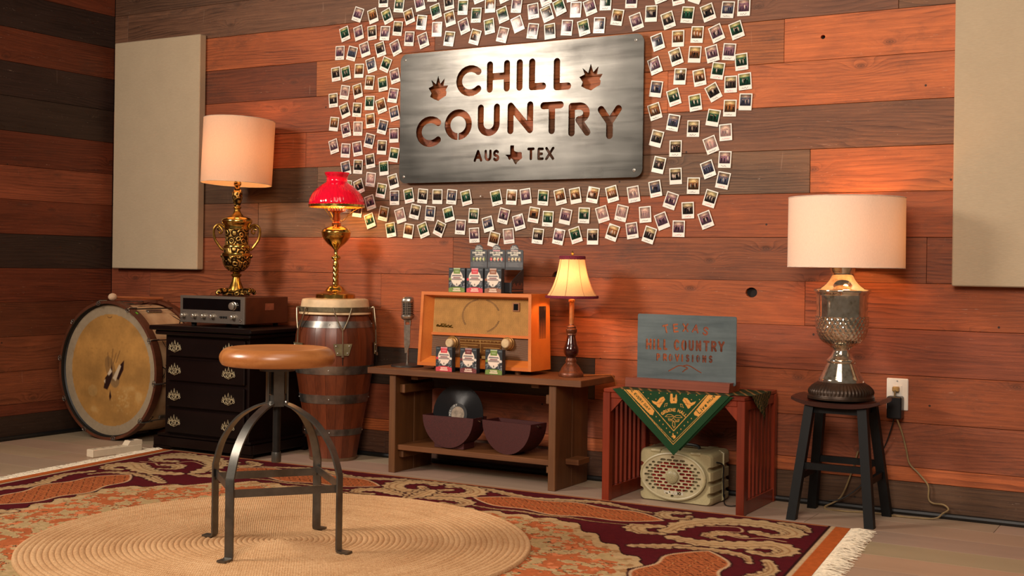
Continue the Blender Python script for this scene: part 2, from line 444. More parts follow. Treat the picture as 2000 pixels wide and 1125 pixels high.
def rrect(x0, x1, y0, y1, r, n=6):
    return arc(x1 - r, y1 - r, r, r, 0, 90, n) + arc(x0 + r, y1 - r, r, r, 90, 180, n) + arc(x0 + r, y0 + r, r, r, 180, 270, n) + arc(x1 - r, y0 + r, r, r, 270, 360, n)
def plate(outer, sdf, t, tol=.0003, loops=None):
    """MB with a plate in the xz plane between y=0 (front) and y=t"""
    lps = [outer] + (sdf.loops(tol) if sdf is not None else []) + (loops or [])
    V = []; E = []
    for lp in lps:
        o = len(V); V += [Vector(q) for q in lp]; E += [(o + i, o + (i + 1) % len(lp)) for i in range(len(lp))]
    r = delaunay_2d_cdt(V, E, [], 1, 1e-6)
    vs = [tuple(v) for v in r[0]]; tri = r[2]; keep = []
    H = [np.array(l) for l in lps[1:]]
    for f in tri:
        cx = sum(vs[i][0] for i in f) / len(f); cy = sum(vs[i][1] for i in f) / len(f); k = False
        for h in H:
            if h[:, 0].min() < cx < h[:, 0].max() and h[:, 1].min() < cy < h[:, 1].max():
                if polyd(np.array([cx]), np.array([cy]), h)[0] < 0: k = not k
        if not k: keep.append(tuple(f))
    n = len(vs); cnt = {}
    for f in keep:
        for i in range(len(f)):
            a, b = f[i], f[(i + 1) % len(f)]; cnt[(a, b)] = 1
    side = [(a, b) for (a, b) in cnt if (b, a) not in cnt]
    m = MB()
    return m.add([(x, 0, z) for x, z in vs] + [(x, t, z) for x, z in vs], keep + [tuple(i + n for i in f[::-1]) for f in keep] + [(a, a + n, b + n, b) for a, b in side])

# ================================================================== the room
def plank_mat():
    """old sawn boards: contour grain, fibres, knots with rings, nail holes, rubbed patches"""
    t = NT('reclaimed_plank'); oi = t.new('ShaderNodeObjectInfo'); base = oi.outputs['Color']
    v = t.obj(); sp = t.new('ShaderNodeSeparateXYZ'); t.link(v, sp.inputs[0])
    cb = t.new('ShaderNodeCombineXYZ'); t.link(sp.outputs[0], cb.inputs[0]); t.link(t.math('MULTIPLY', sp.outputs[2], 2.2), cb.inputs[1]); cb1 = t.new('ShaderNodeCombineXYZ'); t.link(sp.outputs[0], cb1.inputs[0]); t.link(sp.outputs[2], cb1.inputs[1])
    vo = t.new('ShaderNodeTexVoronoi', voronoi_dimensions='2D'); t.link(cb.outputs[0], vo.inputs['Vector']); vo.inputs['Scale'].default_value = 1.9; vo.inputs['Randomness'].default_value = 1.0
    kd = vo.outputs['Distance']; pull = t.math('POWER', t.math('SUBTRACT', 1.0, t.math('MINIMUM', t.math('DIVIDE', kd, .22), 1.0)), 2.0)
    wp = t.noise(t.obj((.8, 1, 4.5)), 1.0, 2, .45); wp2 = t.noise(t.obj((5, 1, 22)), 1.0, 2, .5)
    ph = t.math('ADD', t.math('MULTIPLY', sp.outputs[2], 62.0), t.math('MULTIPLY', wp, 13.0)); ph = t.math('ADD', ph, t.math('MULTIPLY', wp2, 1.2)); ph = t.math('ADD', ph, t.math('MULTIPLY', pull, 4.0))
    ring = t.math('FRACT', ph); ring = t.math('POWER', ring, 2.2)
    amp = t.noise(t.obj((1.1, 1, 5)), 1.3, 3); ring = t.math('MULTIPLY', ring, t.math('MAXIMUM', t.math('MULTIPLY_ADD', amp, 2.6, -.85), 0.0))
    fib = t.noise(t.obj((9, 9, 420)), 1.0, 3, .65); fib2 = t.noise(t.obj((2.2, 2.2, 110)), 1.0, 4, .6); blot = t.noise(t.obj((1.6, 2, 5)), 1.4, 6, .68, .6)
    f = t.math('ADD', t.math('MULTIPLY', fib, .55), t.math('MULTIPLY', fib2, .60)); f = t.math('ADD', f, t.math('MULTIPLY', blot, .85)); f = t.math('SUBTRACT', f, t.math('MULTIPLY', ring, .42)); f = t.math('SUBTRACT', f, .53)
    col = t.mix(f, t.mix(1.0, base, (.26, .215, .19, 1), 'MULTIPLY'), t.mix(1.0, base, (1.42, 1.38, 1.32, 1), 'MULTIPLY'))
    dirt = t.noise(t.obj((1.2, 1, 3)), 2.2, 7, .78); col = t.mix(t.math('MULTIPLY', t.math('MINIMUM', t.math('MAXIMUM', t.math('MULTIPLY_ADD', dirt, 6.0, -3.3), 0.0), 1.0), .50), col, (.040, .024, .016, 1))
    k = t.math('SUBTRACT', 1.0, t.math('MINIMUM', t.math('DIVIDE', kd, .055), 1.0)); kr = t.math('MULTIPLY_ADD', t.math('SINE', t.math('MULTIPLY', kd, 330.0)), .28, .72)
    col = t.mix(t.math('MULTIPLY', t.math('POWER', k, .55), t.math('MULTIPLY', kr, .80)), col, (.045, .018, .009, 1))
    v2 = t.new('ShaderNodeTexVoronoi', voronoi_dimensions='2D'); t.link(cb1.outputs[0], v2.inputs['Vector']); v2.inputs['Scale'].default_value = 2.3
    col = t.mix(t.math('MULTIPLY', t.math('LESS_THAN', v2.outputs['Distance'], .010), .9), col, (.012, .008, .006, 1))
    sc2 = t.noise(t.obj((3, 2, 40)), 7.0, 2, .5, 2.0); col = t.mix(t.math('MULTIPLY', t.math('GREATER_THAN', sc2, .745), .38), col, (.62, .46, .35, 1))
    sc3 = t.noise(t.obj((60, 2, 5)), 1.0, 2, .5, .5); col = t.mix(t.math('MULTIPLY', t.math('GREATER_THAN', sc3, .765), .10), col, (.60, .42, .30, 1))
    t.set(Base_Color=col, Roughness=t.math('MULTIPLY_ADD', blot, .25, .46)); t.b.inputs['Specular IOR Level'].default_value = .35
    t.bump(t.math('SUBTRACT', f, t.math('MULTIPLY', k, .6)), .55, .0016); return t.m
M_PLANK = plank_mat()
M_FLOOR = wood('floor_plank', None, None, axis=0, ring=2, rough=.46, fine=.35, objcol=True, bump=.0002, soft=True)
M_BACK = plain('wall_backing', (26, 18, 14), .9)
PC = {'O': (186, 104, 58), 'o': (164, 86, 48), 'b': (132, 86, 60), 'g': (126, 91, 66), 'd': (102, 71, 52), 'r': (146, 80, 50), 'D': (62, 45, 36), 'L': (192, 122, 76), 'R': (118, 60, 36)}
def vary(c, a=.10):
    k = 1 + random.uniform(-a, a); return tuple(min(255, x * k * (1 + random.uniform(-.03, .03))) for x in c)
ZR = [0, .12, .175, .34, .515, .687, .859, 1.03, 1.202, 1.372, 1.543, 1.716, 1.887, 2.057, 2.23, 2.40, 2.57, 2.74, 2.91]
wall_back = struct(MB().box((XC - .06, WY + .018, 0), (1.3, WY + .12, 2.95)).build('wall_back', M_BACK))
wall_left = struct(MB().box((XC - .12, -3.3, 0), (XC - .018, WY + .12, 2.95)).build('wall_left', M_BACK))
XR = 1.3
ROWS = [
 [(-3.4, 'd'), (-1.9, 'd'), (XR, 'd')], [(-2.9, 'O'), (XR, 'O')], [(-3.3, 'r'), (-2.1, 'r'), (-.4, 'r'), (XR, 'r')],
 [(-4.5, 'r'), (-2.31, 'D'), (-.3, 'o'), (XR, 'r')], [(-3.7, 'r'), (-1.9, 'o'), (.1, 'r'), (XR, 'o')], [(-4.95, 'r'), (-3.434, 'r'), (-1.407, 'o'), (-.2, 'o'), (XR, 'r')],
 [(-4.3, 'r'), (-3.033, 'r'), (-.952, 'r'), (XR, 'r')], [(-4.2, 'b'), (-2.3, 'g'), (-.5, 'o'), (XR, 'r')], [(-3.824, 'd'), (-1.394, 'g'), (.3, 'O'), (XR, 'b')],
 [(-3.9, 'o'), (-2.6, 'o'), (-.6, 'b'), (XR, 'd')], [(-3.6, 'o'), (-1.993, 'O'), (-.1, 'O'), (XR, 'o')], [(-3.839, 'R'), (-1.503, 'O'), (.4, 'O'), (XR, 'o')],
 [(-3.15, 'o'), (-1.066, 'b'), (.6, 'b'), (XR, 'o')], [(-5.14, 'g'), (-2.6, 'g'), (-.8, 'b'), (XR, 'g')], [(-4.0, 'd'), (-1.5, 'd'), (XR, 'b')],
 [(-3.1, 'b'), (-.9, 'r'), (XR, 'd')], [(-4.4, 'd'), (-2.0, 'b'), (XR, 'r')], [(-2.7, 'd'), (-.7, 'b'), (XR, 'd')]]
HOLES = {(5, 2): [(-1.624, .811, .024, .020)], (11, 2): [(-1.351, 1.804, .009, .008)]}
G = .0014
for i, row in enumerate(ROWS):
    x = XC; z0, z1 = ZR[i] + G / 2, ZR[i + 1] - G / 2
    for k, (xe, c) in enumerate(row):
        L = xe - x - G; dy = random.uniform(0, .0018); name = 'plank'
        if (i, k) in HOLES:
            m = plate([(0, 0), (L, 0), (L, z1 - z0), (0, z1 - z0)], None, .018, loops=[arc(hx - x, hz - z0, rx, rz, 0, 360, 20)[:-1] for hx, hz, rx, rz in HOLES[i, k]])
        elif (i, k) == (6, 2):
            m = plate([(0, 0)] + arc(-2.496 - x, 0.0, .026, .024, 180, 0, 12) + [(L, 0), (L, z1 - z0), (0, z1 - z0)], None, .018)
        else: m = MB().box((0, 0, 0), (L, .018, z1 - z0), .0012)
        p = m.build(name, M_PLANK, wall_back, loc=(x + G / 2, WY + dy, z0)); p.color = lin(vary(PC[c], .06)); x = xe
LROWS = ['D', 'R', 'r', 'r', 'R', 'R', 'D', 'R', 'r', 'R', 'D', 'D', 'R', 'D', 'R', 'D', 'R', 'D']  # reddish boards set a tone darker, imitating the dim light on this wall
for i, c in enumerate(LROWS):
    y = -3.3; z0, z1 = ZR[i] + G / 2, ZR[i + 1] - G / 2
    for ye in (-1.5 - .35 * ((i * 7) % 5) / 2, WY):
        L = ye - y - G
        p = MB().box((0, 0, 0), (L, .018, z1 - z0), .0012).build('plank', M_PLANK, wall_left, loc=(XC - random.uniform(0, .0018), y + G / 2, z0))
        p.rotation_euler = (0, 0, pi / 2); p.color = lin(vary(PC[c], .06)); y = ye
floor = struct(MB().box((XC - .1, -3.3, -.08), (XR, WY + .1, -.012)).build('floor', M_BACK))
yy = WY + .02; i = 0
while yy > -3.2:
    x = XC - (i * .61) % 1.5
    while x < XR:
        xe = x + 1.52; a, b = max(x, XC - .02), min(xe, XR)
        if b - a > .05:
            p = MB().box((a - x, -.19 + .0007, -.012), (b - x - .0015, 0, 0), .0006).build('plank', M_FLOOR, floor, loc=(x, yy, 0))
            p.color = lin(vary((176, 150, 126), .03))
        x = xe
    yy -= .19; i += 1

# black cable lying along the foot of both walls
M_CABLE = plain('cable_rubber', (18, 17, 17), .5)
pts = [(XC + .02, -2.6, .011), (XC + .018, -1.2, .011), (XC + .02, -.3, .011), (XC + .03, -.05, .011), (XC + .08, .02, .011), (-4.5, .030, .011), (-3.2, .032, .011), (-2.2, .028, .011), (-1.6, .030, .011), (-1.15, .026, .011), (-.8, .032, .011), (.2, .03, .011), (1.1, .03, .011)]
tag(MB().tube(spline(pts, 6), .011, 8).build('floor_cable', M_CABLE, smooth=True), 'thick black cable running along the foot of the plank walls', 'cable')

# acoustic panels
def fabric_mat(name, col):
    t = NT(name); c = lin(col)
    n = t.noise(t.obj((60, 60, 520)), 1, 2); n2 = t.noise(t.obj(), 9, 4)
    t.set(Base_Color=t.mix(t.math('ADD', t.math('MULTIPLY', n, .6), t.math('MULTIPLY', n2, .35)), tuple(x * .80 for x in c[:3]) + (1,), tuple(min(1, x * 1.16) for x in c[:3]) + (1,)), Roughness=.95)
    t.b.inputs['Specular IOR Level'].default_value = .1; t.bump(n, .4, .001); return t.m
M_PANEL = fabric_mat('panel_fabric', (182, 163, 136))
def panel(name, x0, x1, z0, z1, label):
    t = thing(name, label, 'acoustic panel', ((x0 + x1) / 2, WY, z0))
    w_ = (x1 - x0) / 2; h = z1 - z0
    MB().box((-w_, -.050, 0), (w_, -.004, h), .004).build('fabric_front', M_PANEL, t, smooth=True)
    MB().box((-w_ + .01, -.006, .01), (w_ - .01, 0, h - .01)).build('backing_board', M_BACK, t)
panel('acoustic_panel', -5.184, -4.562, .863, 2.073, 'tall beige fabric acoustic panel in the corner behind the brass urn lamp')
panel('acoustic_panel', -.853, -.243, .852, 2.07, 'beige fabric acoustic panel cut off by the right edge of the picture')

# ================================================================== steel sign with cut-out letters
SY = .018
def sg(zx, zy):
    p = atY(770 + zx / 3.63, 60 + zy / 3.63, SY); return p.x, p.z
def sgbox(ch, x0, x1, yt, yb, hw):
    a = sg((x0 + x1) / 2, yt)[1]; b = sg((x0 + x1) / 2, yb)[1]; l = sg(x0, (yt + yb) / 2)[0]; r = sg(x1, (yt + yb) / 2)[0]
    return box_pl(ch, l, r, b, a, hw)
sx0, sx1, sz0, sz1 = -3.316, -2.088, 1.279, 1.876
S = Sdf(sx0, sx1, sz0, sz1, .0018); HWL = .0155
for ch, *bx in [('C', 440, 622, 245, 465), ('H', 657, 820, 212, 435), ('I', 868, 910, 202, 425), ('L', 955, 1078, 193, 420), ('L', 1130, 1255, 190, 420),
                ('C', 155, 336, 607, 825), ('O', 358, 550, 557, 775), ('U', 592, 748, 520, 747), ('N', 803, 985, 505, 730), ('T', 1035, 1200, 503, 733), ('R', 1235, 1392, 508, 747), ('Y', 1442, 1612, 530, 768)]:
    S.stroke(sgbox(ch, *bx, HWL), HWL)
ox, oz = sg(452, 775); S.fill(ox - .003, ox + .003, oz - .02, oz + .035)
for ch, *bx in [('A', 563, 625, 845, 930), ('U', 640, 690, 843, 925), ('S', 700, 745, 843, 927), ('T', 943, 995, 828, 918), ('E', 1015, 1060, 828, 918), ('X', 1070, 1135, 823, 918)]:
    S.stroke(sgbox(ch, *bx, .0062), .0062)
def sgpoly(P, x0, x1, yt, yb):
    a = sg(x0, (yt + yb) / 2)[0]; b = sg(x1, (yt + yb) / 2)[0]; c = sg((x0 + x1) / 2, yb)[1]; d = sg((x0 + x1) / 2, yt)[1]
    S.poly([(a + u * (b - a), c + v * (d - c)) for u, v in P])
sgpoly(TEXAS, 785, 908, 812, 948); sgpoly(LEAF, 243, 383, 318, 497); sgpoly(LEAF, 1312, 1478, 232, 424)
def steel_mat(name, lo, hi, rough, cool=(.5, .5, .5)):
    t = NT(name)
    n1 = t.noise(t.obj((2.2, 2.2, 26), False), 1.0, 5, .6, .3); n2 = t.noise(t.obj((6, 6, 6), False), 1.0, 5, .65); n3 = t.noise(t.obj((30, 30, 900), False), 1, 2)
    f = t.math('ADD', t.math('MULTIPLY', n1, .65), t.math('MULTIPLY', n2, .35))
    t.set(Base_Color=t.ramp(f, [(.28, lo), (.48, tuple((a + b) / 2 for a, b in zip(lo, hi))), (.68, hi)]), Metallic=.92, Roughness=t.math('MULTIPLY_ADD', t.noise(t.obj((4, 4, 9), False), 1.0, 1), .12, rough))
    return t.m
M_STEEL = steel_mat('brushed_steel', (.018, .017, .015), (.088, .084, .076), .185)
so = thing('steel_sign', 'large brushed steel sign reading CHILL COUNTRY AUS TEX with cut-out letters', 'sign', ((sx0 + sx1) / 2, WY, sz0))
m = plate(rrect(sx0, sx1, sz0, sz1, .035), S, .0045)
m.xf(Matrix.Translation((-(sx0 + sx1) / 2, SY - WY, -sz0))); m.build('steel_plate', M_STEEL, so)
M_SCREW = plain('screw_zinc', (190, 186, 178), .35, .8); M_DARKM = plain('dark_iron', (42, 40, 38), .45, .7)
for zx, zy in ((79, 210), (1713, 66), (68, 1036), (1701, 988)):
    x, z = sg(zx, zy); x -= (sx0 + sx1) / 2; z -= sz0; y = SY - WY
    s_ = MB().lathe([(.0001, -.003), (.0045, -.0028), (.0068, -.0012), (.0068, 0)], 14, axis='y').build('screw', M_SCREW, so, True, loc=(x, y, z))
    MB().lathe([(.0025, -.0031), (.0025, -.0024)], 6, axis='y').build('screw_socket', M_DARKM, s_)
    MB().lathe([(.006, 0), (.006, WY - SY - .0045)], 10, axis='y').build('standoff', M_DARKM, so, loc=(x, y + .0045, z))

# ================================================================== instant photos
PH = []
def ph(x0, y0, s):
    for a in s.split(';'):
        q = [float(v) for v in a.split()]; PH.append((x0 + q[0] / 4.5, y0 + q[1] / 4.5, q[2]))
ph(620, 0, '580 0 3;717 45 8;898 30 -10;1013 -50 5;1155 20 -5;1278 65 5;1410 -40 -12;1518 45 2;1635 -45 -15;1750 45 7;1897 97 -4;355 127 18;487 140 -12;613 142 -17;805 145 -14;915 197 8;1040 100 -13;1164 163 -11;1395 133 4;1288 230 -15;1628 130 -14;1510 232 -6;1758 212 -16;1385 325 16;1627 305 14;1892 272 8;240 298 -13;362 290 -11;480 288 -3;593 292 5;705 250 8;807 340 6;1050 257 4;930 355 -14;1158 340 9;197 465 2;303 470 14;416 435 -12;553 433 -11;688 420 -18;162 652 -4;250 645 -9;366 622 3;473 573 -12;600 567 22;680 668 -11;240 812 9;353 800 -10;458 725 6;574 738 -6;664 838 9;139 882 -2;240 972 -15;348 965 6;458 905 3;560 930 -13;675 998 -10;146 1090 7;250 1142 -9;355 1130 3;464 1060 -3;572 1115 13')
ph(620, 240, '672 110 1;143 207 -12;247 243 5;351 228 -6;456 157 13;566 215 5;672 280 9;250 398 -10;356 385 4;463 335 -6;583 398 -3;467 498 7;262 565 6;365 560 -17;560 595 10;666 515 -12;463 700 -13;677 658 1;803 640 -8;925 643 6;1054 648 2;1180 650 6;1307 658 -10;1572 658 -10;1706 652 4;1830 645 -6;352 765 7;262 728 5;460 860 -16;580 797 11;728 815 -13;857 780 12;990 795 6;1153 803 -12;1372 815 3;1498 890 -12;1636 818 13;1770 873 -13;1902 808 9;644 940 -7;800 950 8;930 942 -17;1072 930 21;1256 915 4;1378 987 -2;1550 1025 13;1680 995 -4;1937 995 6')
ph(1040, 240, '93 657 5;243 650 -10;376 640 -7;531 633 10;699 625 -11;888 627 -7;1079 580 -8;1258 468 -1;1215 683 17;1414 552 2;1562 665 16;135 843 4;290 823 11;452 813 3;614 803 -13;782 793 12;990 805 -3;1138 863 -17;1365 768 -1;1523 852 -17;230 1000 10;378 987 -14;529 1001 1;703 963 17;875 947 -6;1026 985 16;1284 930 2;1090 138 14;1257 225 2;1568 193 -17;1697 83 -2;1690 322 3;1110 370 12;1543 408 -16;1674 505 11;1236 -2 11;1413 50 3;1588 -45 10')
ph(1040, 0, '110 -20 -15;128 120 -16;237 62 -17;345 -55 -3;380 85 4;505 62 -14;643 20 4;745 152 10;870 0 4;152 275 -3;302 243 6;450 242 -10;586 222 5;913 190 -13;1043 120 3;1117 -45 -12;1277 -30 -6;1192 178 -13;1362 130 7;1440 -45 20;1543 110 -14;1716 85 6;1857 65 3;1100 370 -13;1279 338 2;1447 303 5;1618 292 -18;1793 265 -14;1260 500 -14;1426 478 5;1579 472 -10;1728 455 7;1836 543 -3;1076 578 -16;1296 672 4;1467 682 -6;1628 622 9;1742 740 1;1867 715 -3;1086 782 8;1242 855 -13;1590 810 -23;1430 902 -6;1735 950 3;1872 895 4;1075 980 -13')
M_FRAME = plain('photo_card', (238, 232, 220), .32, 0, .03, 40, spec=.5)
M_PIC = paint_mat('photo_print', .12, .22)
M_INK = [plain('ink_black', (40, 38, 42), .5), plain('ink_red', (214, 40, 60), .5), plain('ink_pink', (205, 90, 140), .5), plain('ink_blue', (70, 74, 120), .5)]
PW, PHH = .0535, .0672
frame_me = MB().box((-PW / 2, 0, -PHH / 2), (PW / 2, .0008, PHH / 2)).mesh('instant_photo', M_FRAME)
scrib = []
for v in range(8):
    m = MB(); r2 = random.Random(v); x = -.018 + r2.random() * .004; p = []; amp = .0022 + r2.random() * .0012
    while x < .010 + r2.random() * .01: p.append((x, -.0003, amp * (r2.random() - .5) * 2)); x += .0022
    p2 = spline(p, 3)
    for a, b in zip(p2[:-1], p2[1:]):
        d = (b - a).normalized(); n_ = Vector((-d.z, 0, d.x)) * .00055; m.add([a - n_, b - n_, b + n_, a + n_], [(0, 1, 2, 3)])
    scrib.append([m.mesh('caption', k) for k in M_INK])
TONES = {'w': ((226, 190, 128), (150, 92, 52), (46, 34, 28)), 'g': ((206, 196, 128), (40, 84, 62), (22, 38, 30)), 'p': ((206, 168, 150), (140, 100, 116), (60, 44, 56)), 'd': ((214, 190, 140), (74, 60, 52), (24, 22, 24)), 'f': ((226, 190, 168), (200, 160, 150), (150, 118, 116)), 'b': ((170, 140, 120), (86, 90, 110), (40, 40, 50))}
def picture(i):
    r_ = np.random.default_rng(100 + i); k = r_.choice(list('wwggppddfb')); top, mid, dk = [np.array(c, float) for c in TONES[k]]
    P = Paint(-.0225, .0225, -.0225, .0225, .0015, mid); h = .004 + r_.random() * .008
    f = np.clip((P.Y - h) / .006 + .5, 0, 1)[..., None]; P.img = P.img * (1 - f) + top * f
    P.img *= (1 - .75 * np.clip((np.hypot(P.X, P.Y) / .0225) - .55, 0, .6))[..., None]
    f = np.clip((-P.Y - .006) / .014, 0, 1)[..., None] * .75; P.img = P.img * (1 - f) + dk * f
    nf = int(r_.integers(3, 7)); xs = np.linspace(-.014, .014, nf) * r_.uniform(.6, 1.05)
    for cx in xs:
        cx += r_.normal(0, .0008); hh = r_.uniform(.001, .007); c1 = dk * r_.uniform(.5, 1.0) if r_.random() < .65 else np.array((232, 208, 188)) * r_.uniform(.65, 1)
        P.ell(cx, hh - .0095, .0026, .0085, c1); P.ell(cx - .0012, hh - .018, .0013, .006, dk * .8); P.ell(cx, hh, .0019, .0022, np.array((206, 158, 130)) * r_.uniform(.7, 1.1)); P.ell(cx, hh + .0016, .0020, .0012, dk * .7)
    P.poly([(-.006, .012), (.006, .0125), (.0055, .0165), (-.0055, .016)], np.array((236, 214, 170)), .5)
    P.img += r_.normal(0, 9, P.img.shape)
    return P
zones = {'above': [], 'left of': [], 'right of': [], 'below': []}
recs = []
for i, (px, py, th) in enumerate(PH):
    p = atY(px, py, WY - .0045)
    z = 'above' if (p.z > sz1 - .02 and sx0 - .02 < p.x < sx1 + .02) else 'below' if p.z < sz0 and sx0 - .08 < p.x < sx1 + .02 else 'left of' if p.x < sx0 else 'right of'
    recs.append((i, p, th)); zones[z].append((i, p, th))
ORD = ['first', 'second', 'third', 'fourth', 'fifth', 'sixth', 'seventh', 'eighth', 'ninth', 'tenth', 'eleventh', 'twelfth', 'thirteenth', 'fourteenth', 'fifteenth', 'sixteenth', 'seventeenth', 'eighteenth', 'nineteenth', 'twentieth', 'twenty-first', 'twenty-second']
REDS = set(range(0, 200, 4))
for zn, L in zones.items():
    L.sort(key=lambda r: -r[1].z); rows = []
    for r_ in L:
        if not rows or rows[-1][0][1].z - r_[1].z > .062: rows.append([])
        rows[-1].append(r_)
    for ri, row in enumerate(rows):
        row.sort(key=lambda r: r[1].x)
        for ci, (i, p, th) in enumerate(row):
            thw = math.degrees(math.atan(math.tan(radians(th - .8)) / .87))
            tilt = 'tilted left' if th < -3.5 else 'tilted right' if th > 3.5 else 'hung upright'
            o = link('instant_photo', frame_me, None, p); o.rotation_euler = (0, radians(thw), 0)
            tag(o, f'instant photo {tilt}, {ORD[ci]} from left in {ORD[ri]} row {zn} the steel sign', 'photo', 'instant photos pinned around the steel sign')
            o.rotation_euler = (radians(random.uniform(-2.2, 2.2)), radians(thw), radians(random.uniform(-2.2, 2.2)))
            bu = random.uniform(.0003, .0009); picture(i).build('picture', M_PIC, o, lambda X, Y: (X, -.0003 - bu * (1 - (X / .0225) ** 2) - bu * (1 - (Y / .0225) ** 2), Y + .0068))
            ink = 1 if i in REDS else (2 if i % 9 == 5 else 3 if i % 7 == 3 else 0)
            if i % 5 != 2:
                c = link('caption', scrib[i % 8][ink], o, (0, 0, -.0258))

# ================================================================== rugs
RW, RV, RZ = 3.26, 2.15, .008
def vnoise(X, Y, cell, seed, stretch=1.0):
    r_ = np.random.default_rng(seed); g = r_.random((160, 160)); u = X / cell / stretch + 500; v = Y / cell + 500
    i = np.floor(u).astype(int); j = np.floor(v).astype(int); a = u - i; b = v - j; a = a * a * (3 - 2 * a); b = b * b * (3 - 2 * b)
    f = lambda p, q: g[p % 160, q % 160]
    return (f(i, j) * (1 - a) + f(i + 1, j) * a) * (1 - b) + (f(i, j + 1) * (1 - a) + f(i + 1, j + 1) * a) * b
BUR, CRM, ORG, DRK, OLV, CRD = (92, 22, 30), (204, 170, 124), (194, 106, 62), (52, 20, 20), (104, 84, 52), (176, 132, 88)
R = Paint(0, RW, 0, RV, .005, BUR)
fu0, fu1, fv0 = .50, RW - .50, .43
wob = .016 * np.sin(R.X * 2 * pi / .115) * 1.0; wob2 = .016 * np.sin(R.Y * 2 * pi / .115)
cut = .30
dfield = np.maximum(np.maximum(fu0 - R.X, R.X - fu1) + wob2, fv0 - R.Y + wob)
corner = ((fu0 + cut) - np.where(R.X < RW / 2, R.X, RW - R.X) + (fv0 + cut) - R.Y) / 1.414 - cut * .42
dfield = np.maximum(dfield, corner + wob)
n1 = vnoise(R.X, R.Y, .030, 1, 1.25) * .6 + vnoise(R.X, R.Y, .014, 2) * .4; n2 = vnoise(R.X, R.Y, .036, 3) * .6 + vnoise(R.X, R.Y, .014, 4) * .4
fld = np.zeros(R.img.shape); fld[:] = ORG; fld *= (.92 + .16 * vnoise(R.X, R.Y, .2, 9))[..., None]
fld[n1 > .50] = CRM; fld[(n1 > .60)] = (190, 160, 112); fld[np.abs(n1 - .50) < .012] = OLV; fld[n2 > .70] = (222, 132, 86); fld[(np.abs(n2 - .70) < .012) & (n1 > .45)] = (70, 56, 40)
ins = dfield < 0; R.img[ins] = fld[ins]
edge = np.abs(dfield + .018) < .024; R.img[edge] = np.where((n2 > .40)[..., None], CRM, CRD)[edge]
R.img[np.abs(dfield - .008) < .004] = DRK
def scroll(pl, w, seed=0):
    """fleshy leaf scroll: lobed cream band with dark outline and vein"""
    w *= 1.22; p = [tuple(q)[:2] for q in spline([(a, b, 0) for a, b in pl], 10)]; n = len(p); ser = []
    for i in range(n):
        t = i / (n - 1); ww = w * (.45 + .55 * sin(pi * min(1, t * 1.1 + .06))); a, b = p[max(0, i - 1)], p[min(n - 1, i + 1)]
        dx, dy = b[0] - a[0], b[1] - a[1]; L = math.hypot(dx, dy) + 1e-9; ser.append((p[i][0], p[i][1], -dy / L, dx / L, ww))
    for grow, c in ((.006, DRK), (0, CRM)):
        for i, (x, y, nx, ny, ww) in enumerate(ser):
            R.ell(x, y, ww + grow, ww + grow, c)
            if i % 4 == 1:
                for s_ in (-1, 1): R.ell(x + nx * ww * .95 * s_, y + ny * ww * .95 * s_, ww * .42 + grow, ww * .42 + grow, c)
    for k, c in ((.42, (150, 108, 72)), (-.30, (172, 128, 86))):
        R.stroke([[(x + nx * ww * k, y + ny * ww * k) for x, y, nx, ny, ww in ser[2:-2]]], .0028, c)
    for i in range(3, n - 3, 3): x, y, nx, ny, ww = ser[i]; R.ell(x + nx * ww * .75, y + ny * ww * .75, .0042, .0042, (96, 60, 44))
def cartouche(cx, cy, L, H, vert=False):
    pts = []
    for s_ in (1, -1):
        for k in range(25):
            t = -1 + 2 * k / 24; h = H * (max(0, 1 - abs(t) ** 2.6) ** .75) * (1 + .16 * cos(t * 9)); pts.append((s_ * t * L, s_ * h))
    pts = [(cx - b, cy + a) if vert else (cx + a, cy + b) for a, b in pts]
    R.poly(pts, DRK, grow=.016); R.poly(pts, (214, 176, 136), grow=.010); R.poly(pts, (188, 104, 60))
    d = polyd(R.X, R.Y, np.array(pts)); a = R.X - cx; b = R.Y - cy; inn = d < -.004
    la = np.abs(((a + b * .9) / .055) % 1 - .5) < .05; lb = np.abs(((a - b * .9) / .055) % 1 - .5) < .05
    R.img[inn & (la | lb)] = (112, 58, 34); R.img[inn & la & lb] = (214, 160, 100)
    ca = np.hypot((((a + b * .9) / .055) % 1 - .0 + .5) % 1 - .5, (((a - b * .9) / .055) % 1 + .5) % 1 - .5)
    R.img[inn & (ca < .16)] = (96, 46, 30); R.img[inn & (ca < .08)] = (206, 120, 66)
